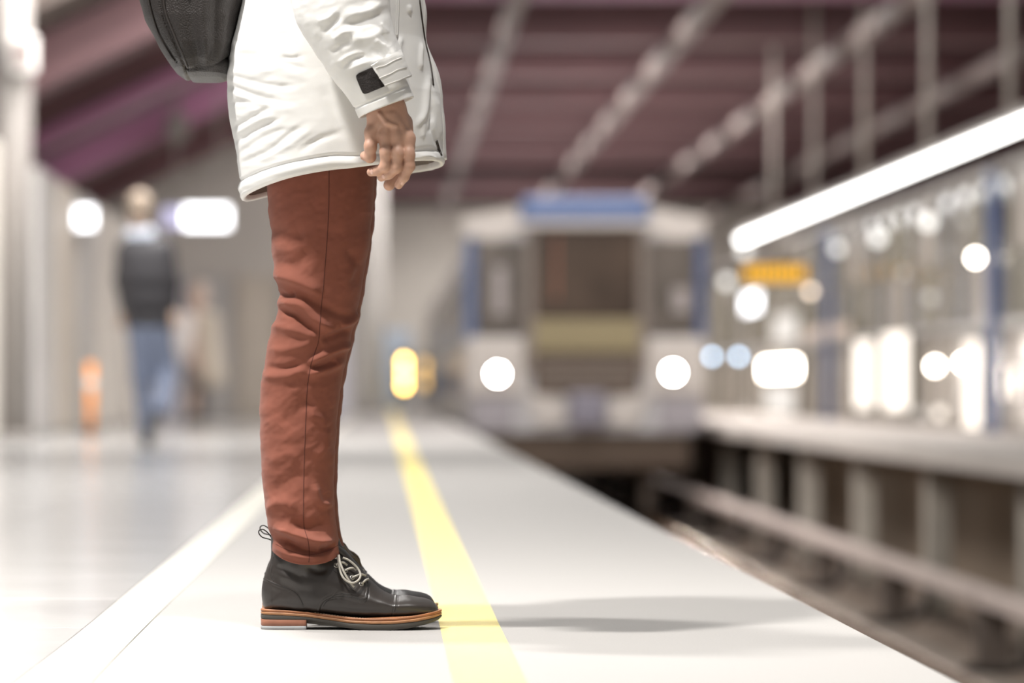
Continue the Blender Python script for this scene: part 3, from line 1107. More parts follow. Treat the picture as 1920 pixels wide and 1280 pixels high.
# ------------------------------------------------------------------ the standing person
YB = 6.67      # middle plane of the body
YN = 6.58      # near leg and boot
YF = 6.755     # far leg and boot
M['skin'] = mat('skin', (0.52, 0.305, 0.22), 0.52, sub=0.10, var=0.09, vscale=45, bump=0.35, bscale=420, bdist=0.0006)
M['hairm'] = mat('dark_hair', (0.035, 0.022, 0.015), 0.6)
M['jacket'] = mat('white_jacket', (0.74, 0.73, 0.71), 0.62, bump=0.25, bscale=900, bdist=0.0004, sheen=0.05)
M['strapthread'] = mat('strap_thread', (0.52, 0.50, 0.47), 0.8)
M['lining'] = mat('jacket_lining', (0.30, 0.26, 0.225), 0.85)
M['trouser'] = mat('rust_trousers', (0.225, 0.076, 0.050), 0.88, spec=0.25, var=0.07, vscale=30, bump=0.35, bscale=1400, bdist=0.0004, sheen=0.08)
M['seam'] = mat('rust_seam', (0.10, 0.028, 0.018), 0.9)
M['leather'] = mat('boot_leather', (0.030, 0.024, 0.021), 0.34, spec=0.65, var=0.15, vscale=25, bump=0.12, bscale=260, bdist=0.0006)
M['welt'] = mat('boot_welt', (0.30, 0.115, 0.045), 0.5, var=0.2, vscale=40)
M['outsole'] = mat('boot_outsole', (0.060, 0.054, 0.046), 0.6)
M['heel'] = mat('heel_stack', (0.30, 0.125, 0.075), 0.55, var=0.15, vscale=40)
M['heelcap'] = mat('heel_cap', (0.36, 0.37, 0.375), 0.55)
M['stitch'] = mat('welt_thread', (0.62, 0.47, 0.32), 0.8)
M['lace'] = mat('grey_lace', (0.40, 0.375, 0.33), 0.7, bump=0.4, bscale=900, bdist=0.0006)
M['lacedark'] = mat('dark_lace', (0.17, 0.135, 0.10), 0.7)
M['eyelet'] = mat('eyelet_metal', (0.55, 0.52, 0.47), 0.3, metal=0.9)
M['velcro'] = mat('hook_loop_patch', (0.020, 0.015, 0.014), 0.9, var=0.5, vscale=400, bump=1.0, bscale=500, bdist=0.002)
M['zip'] = mat('zip_tape', (0.035, 0.025, 0.02), 0.6)
M['packleather'] = pebble(mat('pack_leather', (0.017, 0.013, 0.0115), 0.46, spec=0.5), 360, 0.45, 0.0018)
M['packtrim'] = mat('pack_trim', (0.024, 0.019, 0.017), 0.4, bump=0.2, bscale=500, bdist=0.0005)
M['packseam'] = mat('pack_seam', (0.012, 0.010, 0.009), 0.6)


def sgn_pow(x, p):
    return np.sign(x) * np.abs(x) ** p


# ---- hand: tapered capsules, only the palm blends into the fingers
HY = 6.355


def H(cx, cy, dy):
    px, py = 660 + cx / 6.737, 180 + cy / 6.737
    return np.array(P(px, py, HY)) + np.array([0, dy, 0])


def hand_sdf(g):
    def cp(a, b, ra, rb, sy=1.0):
        return cap_d(g, H(*a), H(*b), ra, rb, sy)
    # forearm, wrist, back of the hand
    d = cap_d(g, H(300, -420, .012), H(420, 120, .008), .036, .0265, 1.25)
    d = smin(d, cp((420, 120, .008), (470, 330, .004), .0268, .027, 1.35), .02)
    mcp = [(250, 470, .004), (420, 520, -.003), (572, 525, -.005), (705, 545, -.001)]
    for i, m in enumerate(mcp):
        d = smin(d, cp((330 + 75 * i, 180, .006), (m[0], m[1] - 25, m[2] + .004), .0155, (.0098, .0102, .0104, .0104)[i]), .012)
    d = smin(d, cp((470, 330, .010), (500, 500, .014), .020, .015, 1.2), .015)
    # knuckle heads and tendons on the back of the hand
    for i, m in enumerate(mcp):
        d = smin(d, cp((m[0], m[1], m[2] - .004), (m[0] + 2, m[1] + 20, m[2] - .004), .0092, .0088), .008)
        d = smin(d, cp((430 + 35 * i, 250, -.012), (m[0], m[1] - 20, m[2] - .010), .0038, .0045), .008)
    # raised vein
    d = smin(d, cp((350, 230, -.017), (440, 350, -.019), .0026, .0024), .005)
    d = smin(d, cp((440, 350, -.019), (560, 390, -.0185), .0024, .0022), .005)
    fingers = [
        [(250, 470, .003), (232, 640, -.006), (228, 768, .002), (160, 745, .020)],
        [(420, 520, -.004), (428, 720, -.015), (425, 890, -.010), (330, 945, .000), (240, 958, .008)],
        [(572, 525, -.005), (575, 735, -.017), (565, 905, -.012), (470, 985, -.003), (372, 1022, .006)],
        [(705, 545, -.002), (715, 740, -.012), (722, 890, -.010), (660, 1020, -.002), (590, 1120, .008)],
    ]
    rad = [[.0112, .0098, .0102, .0085], [.0112, .0096, .0100, .0086, .0076], [.0116, .0098, .0102, .0088, .0078], [.0116, .0099, .0101, .0087, .0074]]
    palm, out = d, None
    for fi, (f, r) in enumerate(zip(fingers, rad)):
        r = [v * .93 for v in r]
        e = None
        for i in range(len(f) - 1):
            c = cp(f[i], f[i + 1], r[i], r[i + 1])
            e = c if e is None else smin(e, c, .004)
        # knuckle swelling at the middle joint
        k = f[1]
        e = smin(e, cp((k[0] - 3, k[1] - 14, k[2]), (k[0] + 3, k[1] + 14, k[2]), .0090, .0090), .006)
        e = smin(palm, e, .010)
        out = e if out is None else np.minimum(out, e)
    d = out
    # thumb along the far side, its tip showing under the fingers
    t = [(640, 330, .022), (690, 620, .042), (600, 900, .044), (470, 1110, .036)]
    tr_ = [.017, .0135, .0125, .0095]
    e = None
    for i in range(3):
        c = cp(t[i], t[i + 1], tr_[i], tr_[i + 1])
        e = c if e is None else smin(e, c, .005)
    d = smin(d, e, .010)
    return d


lo = H(60, -460, -.06)
hi = H(860, 1230, .09)
HV, HQ = surface_nets(hand_sdf, (lo[0], lo[1], hi[2]), (hi[0], hi[1], lo[2]), 0.0014)


# ---- rest of the body (inside the clothes): one smooth figure
def bp(x, y, z):
    return (x, y, z)


SHZ = 1.43
bodycaps = [
    # torso
    ((-.085, YB, .98), (-.085, YB, 1.20), .105, .11), ((-.085, YB - .06, .95), (-.085, YB + .06, .95), .105, .105),
    ((-.09, YB - .11, 1.36), (-.09, YB + .11, 1.36), .085, .085), ((-.085, YB, 1.15), (-.085, YB, 1.36), .11, .11),
    ((-.085, YB, 1.42), (-.075, YB, 1.56), .058, .055),
    # head: cranium, face, jaw, nose, brows, ears
    ((-.085, YB, 1.68), (-.055, YB, 1.675), .088, .083), ((-.045, YB, 1.63), (-.02, YB, 1.60), .066, .045), ((0.0, YB, 1.585), (0.008, YB, 1.585), .024, .020),
    ((.022, YB, 1.66), (.043, YB, 1.632), .010, .014), ((.018, YB - .03, 1.682), (.018, YB + .03, 1.682), .016, .016),
    ((.022, YB - .014, 1.607), (.022, YB + .014, 1.607), .010, .010),
    ((-.075, YB - .082, 1.665), (-.078, YB - .083, 1.635), .018, .012), ((-.075, YB + .082, 1.665), (-.078, YB + .083, 1.635), .018, .012),
    # near arm
    ((-.09, YB - .18, SHZ - .03), (-.10, 6.42, 1.14), .05, .043), ((-.10, 6.42, 1.14), tuple(H(300, -420, .012)), .042, .037),
    # far arm, hand in the far pocket
    ((-.09, YB + .18, SHZ - .03), (-.13, 6.91, 1.13), .05, .043), ((-.13, 6.91, 1.13), (.02, 6.86, .97), .040, .030), ((.02, 6.86, .97), (.06, 6.83, .93), .034, .03),
]
for yy in (YN, YF):
    bodycaps += [((-.10, yy, .93), (-.115, yy, .50), .078, .052), ((-.115, yy, .50), (-.135, yy, .13), .048, .030), ((-.135, yy, .12), (-.14, yy, .075), .030, .028), ((-.15, yy, .065), (.03, yy, .042), .024, .012)]
body_me = sdf_me('person', bodycaps, 0.008, 0.03)
nv = len(body_me.vertices)
bv = np.zeros(nv * 3, np.float32)
body_me.vertices.foreach_get('co', bv)
bq = np.array([p.vertices[:] for p in body_me.polygons])
person_me = np_mesh('person', np.concatenate([bv.reshape(-1, 3), HV]), np.concatenate([bq, HQ + nv]))
person = link('person', person_me, M['skin'])
tag(person, 'person in white jacket, rust trousers and dark boots standing at the yellow line', 'person')
hand_bvh = BVHTree.FromPolygons([tuple(v) for v in HV], [tuple(q) for q in HQ])
M['nail'] = mat('nail', (0.66, 0.42, 0.34), 0.25)
for (cx, cy, ax) in ((640, 1105, 0.9), (248, 960, 1.5), (395, 1020, 1.4)):
    c, n = on_surf(hand_bvh, 660 + cx / 6.737, 180 + cy / 6.737, -0.0006)
    if c is not None:
        me = ball_me('fingernail', (0, 0, 0), .0038, .0050, .0013, 12)
        zx = n.to_track_quat('Z', 'Y').to_matrix().to_4x4()
        me.transform(Matrix.Translation(c) @ zx)
        link('fingernail', me, M['nail'], person)
# hair
link('hair', sdf_me('hair', [((-.10, YB, 1.715), (-.055, YB, 1.735), .090, .080), ((-.115, YB, 1.68), (-.12, YB, 1.62), .080, .055)], 0.008, 0.03), M['hairm'], person)
for s in (-1, 1):
    e = link('eye', ball_me('eye', (.030, YB + s * .030, 1.668), .0105, seg=10), mat('eye_white', (.75, .73, .70), .3), person)
    link('iris', ball_me('iris', (.0375, YB + s * .030, 1.668), .0045, seg=8), mat('iris_brown', (.06, .03, .02), .3), e)

# ---- trousers
LP_ = np.array([200, 320, 400, 470, 510, 540, 562, 580, 600, 640, 680, 720, 760, 820, 880, 930, 980, 1000, 1015, 1030, 1060], float)
LL = np.array([495, 500, 504, 509, 515, 521, 523, 521, 516, 503, 496, 490, 487, 487, 490, 494, 502, 507, 511, 510, 511], float)
LR = np.array([715, 703, 699, 690, 684, 679, 675, 671, 667, 656, 647, 640, 635, 630, 627, 626, 630, 632, 635, 639, 641], float)
LD = np.array([.100, .092, .089, .083, .079, .076, .074, .073, .072, .070, .067, .065, .064, .063, .061, .060, .060, .060, .060, .061, .061])


def smooth_tab(x, xs, ys):
    return np.interp(x, xs, ys)


KNEE = [
    ([(512, 512), (545, 522), (575, 536), (606, 556)], 11, .0085),
    ([(520, 548), (540, 556), (556, 551)], 6, -.0050),
    ([(519, 567), (545, 570), (570, 576), (592, 600), (628, 622)], 9, .0075),
    ([(522, 583), (550, 590), (575, 612), (596, 626)], 7, -.0060),
    ([(506, 612), (545, 618), (580, 628), (600, 627)], 9, .0050),
    ([(560, 548), (600, 572), (640, 590), (668, 592)], 9, -.0045),
    ([(675, 588), (655, 606), (640, 612)], 6, .0045),
    ([(604, 640), (630, 628), (660, 618)], 7, -.0050),
    ([(500, 655), (540, 656), (580, 645), (600, 640)], 10, .0040),
    ([(578, 682), (605, 668), (630, 656), (660, 645)], 7, .0075),
    ([(584, 690), (610, 684), (632, 676)], 5, -.0045),
    ([(578, 702), (612, 694), (645, 676)], 7, .0050),
    ([(492, 705), (530, 706), (560, 698), (580, 690)], 9, .0045),
    ([(500, 688), (540, 690), (570, 682)], 7, -.0035),
    ([(655, 470), (670, 500), (665, 540)], 10, -.0035),
    ([(690, 440), (668, 500), (640, 535)], 9, .0030),
    ([(505, 420), (540, 446), (575, 440)], 16, -.0035),
    ([(512, 480), (545, 500), (590, 470)], 14, -.0035),
    ([(590, 745), (560, 770), (530, 800)], 16, -.0035),
    ([(580, 775), (600, 782), (616, 800)], 8, .0022),
    ([(610, 800), (612, 835), (590, 860)], 9, .0030),
    ([(505, 870), (540, 850), (568, 862)], 10, .0020),
    ([(575, 880), (545, 900), (505, 925)], 16, -.0042),
    ([(590, 905), (600, 940), (625, 945)], 7, .0040),
    ([(500, 960), (525, 940), (560, 950)], 11, .0030),
    ([(545, 975), (580, 985), (620, 975)], 13, -.0050),
    ([(515, 985), (540, 992), (572, 1004), (600, 1014), (628, 1012)], 8, .0080),
    ([(512, 1008), (540, 1012), (572, 1026), (600, 1030), (632, 1022)], 7, -.0060),
    ([(514, 1026), (545, 1038), (575, 1044), (610, 1040)], 7, .0030),
    ([(600, 1022), (618, 1024), (630, 1018)], 5, -.0045),
]


def build_leg(Yc, dx, nu, nvv, flip_y=1, dpx=0.0):
    u = np.linspace(0, 2 * np.pi, nu, endpoint=False)
    t = np.linspace(0, 1, nvv)
    cu, su = np.cos(u)[None], np.sin(u)[None]
    hem = 1030 + 5 * (cu + 1) / 2 + 22 * np.abs(su) ** 1.6
    py = 200 + t[:, None] * (hem - 200)
    xl = np.interp(py, LP_, LL)
    xr = np.interp(py, LP_, LR)
    dd = np.interp(py, LP_, LD)
    # round off the table corners a little
    mid, hf = (xl + xr) / 2, (xr - xl) / 2
    px = mid + hf * sgn_pow(cu, 0.9)
    dY = dd * sgn_pow(su, 0.9)
    X = (px - VX) * YN / F + dx
    Z = CH - (py - VY) * YN / F
    Rg = np.stack([X, Yc + dY * flip_y, Z], -1)
    nrm = grid_normals(Rg)
    if ((nrm * (Rg - Rg.mean(1, keepdims=True))).sum(-1)).mean() < 0:
        nrm = -nrm
    wx, wy = px + dpx * 6, py + dpx * 9
    dsp = np.zeros_like(px)
    side = np.clip(0.35 - 0.9 * np.sin(u) * 1.0, 0.25, 1)[None]
    for s, wd, am in KNEE:
        dsp += stroke(wx, wy, s, wd, am * (1.7 if s[0][1] > 900 else 1.25))
    # pucker beside the outer seam
    dsp += 0.0007 * np.sin(py / 5.5) * np.exp(-((px - np.interp(py, SEAM[:, 1], SEAM[:, 0]) - 9) / 8) ** 2) * (py > 560)
    q = np.stack([px / 26 + py / 60, py / 22, np.full_like(px, dpx * 7) + su * 1.2], -1)
    dsp += 0.0012 * vnoise(q, 3) + 0.0005 * vnoise(q * 2.7, 5)
    dsp *= np.clip((1 - t[:, None]) * 60, 0, 1) * 0.75 + 0.25
    Rg = Rg + nrm * dsp[..., None]
    # turned-in hem
    last = Rg[-1]
    cen = last.mean(0)
    inw = (last - cen) * np.array([1, 1, 0])
    inw /= np.linalg.norm(inw, axis=1, keepdims=True)
    r1 = last - inw * .0015 - np.array([0, 0, .0012])
    r2 = last - inw * .0045 - np.array([0, 0, .0008])
    r3 = last - inw * .006 + np.array([0, 0, .012])
    Rg = np.concatenate([Rg, np.stack([r1, r2, r3])])
    return Rg


SEAM = np.array([(617, 300), (617, 318), (616, 400), (611, 480), (606, 540), (602, 580), (600, 605), (597, 640), (584, 680), (577, 720), (574, 770), (572, 820), (570, 880), (569, 940), (570, 985), (578, 1015), (580, 1040), (579, 1054)], float)
legN = build_leg(YN, 0.0, 300, 560)
legF = build_leg(YF, 0.0035, 130, 300, -1, 1.0)
Va, Qa = legN.reshape(-1, 3), grid_quads(*legN.shape[:2])
Vb, Qb = legF.reshape(-1, 3), grid_quads(*legF.shape[:2], flip=True)
tro_me = np_mesh('trousers', np.concatenate([Va, Vb]), np.concatenate([Qa, Qb + len(Va)]))
trousers = link('trousers', tro_me, M['trouser'], person)
trousers['label'] = 'rust brown cotton trousers with creased knees'
leg_bvh = BVHTree.FromPolygons([tuple(v) for v in Va], [tuple(q) for q in Qa])
link('side_seam', tube('side_seam', surf_line(leg_bvh, SEAM[1:], -0.00025, 14), 0.0009, 6), M['seam'], trousers, smooth=True)
link('hem_stitch', tube('hem_stitch', surf_line(leg_bvh, [(517, 1020), (540, 1031), (575, 1040), (610, 1034), (634, 1022)], -0.0003, 10), 0.0007, 6), M['seam'], trousers, smooth=True)

# ---- jacket
JP = np.array([-470, -445, -420, -380, -300, -200, -100, 0, 40, 80, 110, 150, 180, 220, 260, 300, 340, 380], float)
JL = np.array([590, 568, 545, 515, 492, 480, 470, 456, 445, 434, 428, 425, 426, 430, 438, 445, 451, 452], float)
JR = np.array([672, 690, 718, 752, 778, 788, 792, 791, 795, 800, 808, 820, 828, 831, 832, 835, 836, 836], float)
JD = np.array([.062, .10, .165, .205, .222, .222, .215, .212, .213, .215, .217, .219, .221, .223, .225, .226, .227, .227])
JS = [
    ([(424, 140), (470, 152), (507, 160), (556, 163)], 6, -.0040), ([(424, 157), (473, 178), (530, 190)], 7, -.0050),
    ([(425, 168), (470, 188), (515, 196)], 6, .0035), ([(436, 77), (470, 80), (500, 86)], 5, -.0022), ([(434, 98), (470, 103), (515, 106)], 6, -.0020),
    ([(528, 105), (545, 109), (565, 106)], 4, -.0040), ([(526, 116), (545, 121), (572, 130)], 5, -.0022), ([(430, 193), (465, 190), (510, 186)], 5, -.0026),
    ([(432, 242), (465, 222), (507, 200)], 6, -.0040), ([(434, 256), (470, 232), (515, 212)], 6, .0030), ([(440, 268), (480, 242), (530, 220)], 6, -.0040),
    ([(444, 290), (490, 258), (540, 240)], 7, -.0035), ([(448, 306), (500, 284), (545, 250), (575, 230)], 7, -.0040), ([(470, 308), (530, 280), (590, 238)], 7, .0026),
    ([(560, 285), (600, 262), (640, 246)], 7, -.0026), ([(575, 272), (610, 252)], 5, -.0020), ([(600, 160), (625, 210), (650, 262)], 12, -.0025),
    ([(480, 130), (540, 135), (575, 150)], 12, .0030), ([(455, 212), (500, 205), (560, 205)], 9, .0022), ([(520, 60), (560, 100), (590, 140)], 14, -.0018),
    # front
    ([(765, 10), (766, 25)], 4, .003), ([(789, 80), (788, 110), (791, 132)], 4, .0042), ([(806, 140), (803, 170), (795, 210), (778, 240)], 6, .0055),
    ([(812, 200), (808, 235), (800, 250)], 5, -.003), ([(792, 230), (790, 260)], 4, .0025), ([(752, 68), (748, 90), (750, 120)], 6, .0050),
    ([(783, 294), (800, 292), (814, 300)], 5, .0045), ([(770, 282), (800, 278), (822, 282)], 4, -.0022), ([(818, 180), (824, 220), (826, 262)], 5, .0040),
    ([(812, 150), (812, 215), (808, 235), (824, 290)], 3.5, -.0045),
]
HEM1 = [(452, 338), (473, 327), (493, 319), (530, 308), (573, 299), (623, 291), (673, 291), (720, 288), (770, 284), (822, 282)]


def build_jacket(nu, nvv):
    # denser on the camera side
    u0 = np.linspace(0, 2 * np.pi, nu, endpoint=False)
    u = u0 + 0.25 * np.cos(u0)
    cu, su = np.cos(u)[None], np.sin(u)[None]
    tt = np.linspace(0, 1, nvv) ** 1.35
    pyt = -470
    hemp = 371 - (cu + 1) / 2 * 66
    py = hemp + tt[:, None] * (pyt - hemp)
    xl, xr, dd = np.interp(py, JP, JL), np.interp(py, JP, JR), np.interp(py, JP, JD)
    ex = 0.80
    px = (xl + xr) / 2 + (xr - xl) / 2 * sgn_pow(cu, ex)
    X = (px - VX) * YB / F
    Y = YB + dd * sgn_pow(su, ex)
    Z = CH - (py - VY) * YB / F
    rise = np.clip(1 - tt[:, None] / 0.25, 0, 1)
    Z = Z + 0.012 * np.abs(su) ** 1.5 * rise
    # hem drawn in a little, so the cloth rounds over its lower edge
    Rg = np.stack([X, Y, Z], -1)
    nrm = grid_normals(Rg)
    if ((nrm * (Rg - Rg.mean(1, keepdims=True))).sum(-1)).mean() < 0:
        nrm = -nrm
    # pixel position as the camera sees the near side
    qx = VX + F * X / Y
    qy = VY - F * (Z - CH) / Y
    far = (su > 0.05)
    qx = np.where(far, VX + F * X / (2 * YB - Y), qx)
    qy = np.where(far, VY - F * (Z - CH) / (2 * YB - Y), qy)
    dsp = np.zeros_like(px)
    for s, wd, am in JS:
        dsp += stroke(qx, qy, s, wd * .9, am * (.62 if s[0][0] < 620 else 1))
    dsp += stroke(qx, qy, HEM1, 3.0, -.0030, False)
    dsp += stroke(qx, qy, [(a, b + 14) for a, b in HEM1], 9, .0035, False)
    su2 = su + 0 * qx
    q = np.stack([qx / 42 + qy / 90, qy / 17, su2 * 2], -1)
    ws = np.clip((620 - qx) / 120, 0.15, 1)
    dsp += ws * (0.0010 * vnoise(q, 11) + 0.0005 * vnoise(q * 2.3, 12))
    dsp += 0.004 * vnoise(np.stack([qx / 80, qy / 80, su2 * 1.5], -1), 14)
    Rg = Rg + nrm * dsp[..., None]
    first = Rg[0]
    cen = first.mean(0)
    inw = (first - cen) * np.array([1, 1, 0])
    inw /= np.linalg.norm(inw, axis=1, keepdims=True)
    up = np.array([0, 0, 1.0])
    pre = [first - inw * .014 + up * .006, first - inw * .012 - up * .001, first - inw * .007 - up * .005, first - inw * .002 - up * .0035]
    return np.concatenate([np.stack(pre), Rg]), first, inw


JR_, jfirst, jinw = build_jacket(420, 300)
jac_me = loft('jacket', JR_)
jacket = link('jacket', jac_me, M['jacket'], person)
jacket['label'] = 'white padded jacket'
jac_bvh = bvh_of(jac_me)
up = np.array([0, 0, 1.0])
lin = np.stack([jfirst - jinw * .0135 + up * .006, jfirst - jinw * .020 + up * .03, jfirst - jinw * .026 + up * .08, jfirst - jinw * .05 + up * .16, jfirst - jinw * .13 + up * .20])
l0 = link('lining', loft('lining', lin, flip=True), M['lining'], jacket, smooth=True)
# collar and hood behind the neck
link('collar', loft('collar', [[(-.08 + a * math.cos(v) * 1.1, YB + a * .92 * math.sin(v), z) for v in np.linspace(0, 2 * math.pi, 48, endpoint=False)] for a, z in ((.085, 1.475), (.092, 1.50), (.088, 1.555), (.080, 1.57), (.070, 1.565), (.068, 1.50))]), M['jacket'], jacket)
link('hood', sdf_me('hood', [((-.17, YB - .07, 1.47), (-.17, YB + .07, 1.47), .06, .06), ((-.20, YB, 1.40), (-.19, YB, 1.46), .05, .07)], 0.009, .03), M['jacket'], jacket)
# zip and its storm flap on the front edge
for nm, pts, r in (('zip', [(786, 0), (791, 40), (797, 80), (803, 105), (808, 130), (812, 160)], .0024), ('zip', [(818, 264), (822, 278), (827, 292)], .0030)):
    ln = surf_line(jac_bvh, pts, 0.0002, 6)
    if len(ln) > 2:
        link('zip', tube('zip', ln, r, 6), M['zip'], jacket, smooth=True)
fl = []
for i, py in enumerate(np.linspace(-380, 300, 70)):
    xr = float(np.interp(py, JP, JR))
    c = P(xr - 5 + 2.0 * math.sin(py / 17), py, YB)
    ww, hh = 0.0075 + .0015 * math.sin(py / 23 + 1), 0.045
    fl.append([(c.x + ww * math.cos(v), c.y - .02 + hh * math.sin(v), c.z) for v in np.linspace(0, 2 * math.pi, 16, endpoint=False)])
link('storm_flap', loft('storm_flap', fl, cap0=True, cap1=True), M['jacket'], jacket)
# pocket edge beside the sleeve
link('pocket_flap', surf_patch('pocket_flap', jac_bvh, [(716, -60), (747, -60), (744, 70), (722, 62)], 0.0005, 0.004, 14, 40), M['jacket'], jacket, smooth=True)
for k in (739, 743):
    link('pocket_stitch', tube('pocket_stitch', surf_line(jac_bvh, [(k + 2, -60), (k + 1, 0), (k, 40), (k - 1, 68)], 0.0048, 8), 0.0006, 5), M['jacket'], jacket)

# ---- sleeves
SLP = [(724, 201, 6.357, 111, .050), (716, 180, 6.357, 114, .050), (706, 157, 6.358, 122, .052), (694, 130, 6.360, 136, .056), (677, 98, 6.363, 146, .062), (659, 60, 6.367, 160, .068),
       (645, 22, 6.372, 180, .073), (638, -10, 6.376, 188, .076), (630, -60, 6.382, 186, .078), (622, -130, 6.40, 178, .078), (617, -230, 6.42, 172, .080), (613, -330, 6.445, 172, .084), (611, -395, 6.48, 166, .080), (611, -425, 6.53, 120, .05)]
SS = [
    ([(640, 46), (675, 40), (705, 30), (725, 20)], 9, -.0060), ([(650, 26), (690, 22), (720, 8)], 8, .0040), ([(600, 62), (620, 48), (640, 28)], 6, -.0035),
    ([(592, 40), (615, 34), (632, 16)], 6, .0035), ([(622, 78), (640, 62), (662, 58)], 7, .0040), ([(660, 70), (690, 72), (720, 56)], 9, .0045),
    ([(712, 40), (720, 52), (730, 64)], 4, .0035), ([(714, 62), (724, 74), (733, 84)], 4, -.0035), ([(700, 74), (716, 84), (728, 96)], 5, .0035), ([(694, 92), (710, 98), (726, 108)], 5, -.0030),
    ([(640, 128), (660, 112), (685, 104)], 4, -.0028), ([(634, 118), (655, 104), (672, 98)], 4, .0026), ([(622, 100), (640, 84), (658, 82)], 5, -.0028), ([(652, 132), (676, 120), (700, 114)], 4, .0024),
    ([(648, 60), (660, 92), (678, 118)], 10, -.0020),
]


def build_sleeve(path, nu=150, nvv=220, folds=True):
    n = len(path)
    ts = np.linspace(0, n - 1, nvv)
    arr = np.array(spline([np.array(p, float) for p in path], 12))
    ti = np.linspace(0, len(arr) - 1, nvv)
    A = np.stack([np.interp(ti, np.arange(len(arr)), arr[:, k]) for k in range(5)], -1)
    C = np.array([P(a[0], a[1], a[2]) for a in A])
    T = np.gradient(C, axis=0)
    T /= np.linalg.norm(T, axis=1, keepdims=True)
    # cuff plane as the photo shows it, turning into the arm's own cross plane
    dirx = np.stack([T[:, 2], np.zeros(nvv), -T[:, 0]], -1)
    dirx /= np.linalg.norm(dirx, axis=1, keepdims=True)
    u = np.linspace(0, 2 * np.pi, nu, endpoint=False)
    hw = A[:, 3] / 2 * A[:, 2] / F
    ex = .88
    Rg = C[:, None] + dirx[:, None] * (hw[:, None] * sgn_pow(np.cos(u), ex)[None])[..., None] + np.array([0, 1.0, 0])[None, None] * (A[:, 4][:, None] * sgn_pow(np.sin(u), ex)[None])[..., None]
    nrm = grid_normals(Rg)
    if ((nrm * (Rg - Rg.mean(1, keepdims=True))).sum(-1)).mean() < 0:
        nrm = -nrm
    qx = VX + F * Rg[..., 0] / Rg[..., 1]
    qy = VY - F * (Rg[..., 2] - CH) / Rg[..., 1]
    d = np.zeros(qx.shape)
    if folds:
        for s, wd, am in SS:
            d += stroke(qx, qy, s, wd, am * .65)
        d += stroke(qx, qy, [(660, 205), (690, 192), (720, 180), (762, 162)], 2.2, -.0022, False)
    q = np.stack([qx / 30 + qy / 60, qy / 20, Rg[..., 1] * 30], -1)
    fade = np.clip((190 - qy) / 60, 0.1, 1)
    d += fade * (0.0008 * vnoise(q, 21) + 0.0005 * vnoise(q * 2.4, 22))
    Rg = Rg + nrm * d[..., None]
    f = Rg[0]
    c = f.mean(0)
    inn = (c - f)
    inn /= np.linalg.norm(inn, axis=1, keepdims=True)
    pre = np.stack([f + inn * .008 + T[0] * .03, f + inn * .0055 + T[0] * .004, f + inn * .003 - T[0] * .001, f + inn * .001 - T[0] * .0008])
    return np.concatenate([pre, Rg])


slv = build_sleeve(SLP)
slv_me = loft('sleeve', slv, cap1=True)
sleeve = link('sleeve', slv_me, M['jacket'], jacket)
slv_bvh = bvh_of(slv_me)
FSL = [(745, 125, 6.86, 105, .05), (700, 110, 6.885, 125, .056), (655, 70, 6.915, 150, .066), (620, 10, 6.935, 170, .074), (612, -60, 6.93, 172, .078), (615, -160, 6.92, 168, .080), (617, -240, 6.90, 164, .084), (620, -330, 6.86, 150, .078), (622, -365, 6.81, 110, .05)]
link('sleeve', loft('sleeve', build_sleeve(FSL, 60, 80, False), cap1=True), M['jacket'], jacket)
# cuff: hook-and-loop patch and its strap
vp = link('velcro_patch', surf_patch('velcro_patch', slv_bvh, [(666, 140), (706, 122), (726, 160), (682, 178)], 0.0006, 0.0016, 20, 20, 7), M['velcro'], sleeve, smooth=False)
vp['label'] = 'black hook and loop patch'
st_me = surf_patch('cuff_strap', slv_bvh, [(695, 122), (743, 97), (762, 147), (722, 163)], 0.0040, 0.0070, 18, 18)
strap = link('cuff_strap', st_me, M['jacket'], sleeve, smooth=False)
for (a, b) in (((704, 130), (744, 111)), ((710, 147), (752, 128)), ((721, 161), (760, 144))):
    link('strap_stitch', tube('strap_stitch', surf_line(slv_bvh, [a, ((a[0] + b[0]) / 2, (a[1] + b[1]) / 2), b], 0.0113, 6), 0.0009, 5), M['strapthread'], sleeve)

# ---- boots (drawn in crop pixels of the side view, turned into metres)
bs = 6.56 / F / 4.8


def BX(cx):
    return (cx / 4.8 + 460 - VX) * 6.56 / F


def BZ(cy):
    return (965 - cy) * bs


FAN = [  # bottom point, top point, half width, squareness of the lower edge
    ((1728, 806), (1728, 788), .003, 0.6), ((1722, 812), (1716, 765), .017, 0.8), ((1700, 818), (1686, 728), .027, 1), ((1650, 826), (1620, 698), .0365, 1),
    ((1500, 840), (1490, 674), .0455, 1), ((1330, 848), (1350, 664), .0500, 1), ((1150, 850), (1220, 604), .0505, 1), ((950, 845), (1115, 512), .0480, 1),
    ((750, 825), (1045, 430), .0450, 1), ((550, 803), (975, 350), .0425, 1), ((350, 788), (905, 272), .0400, 1), ((215, 780), (862, 215), .0385, .8), ((172, 740), (845, 175), .0385, .4),
    ((158, 640), (830, 140), .0395, .1), ((172, 530), (820, 105), .0405, 0), ((198, 445), (812, 80), .0415, 0), ((226, 375), (806, 58), .0425, 0), ((238, 300), (803, 40), .0430, 0), ((240, 200), (800, 25), .0435, 0), ((238, 100), (800, 10), .0435, 0)]


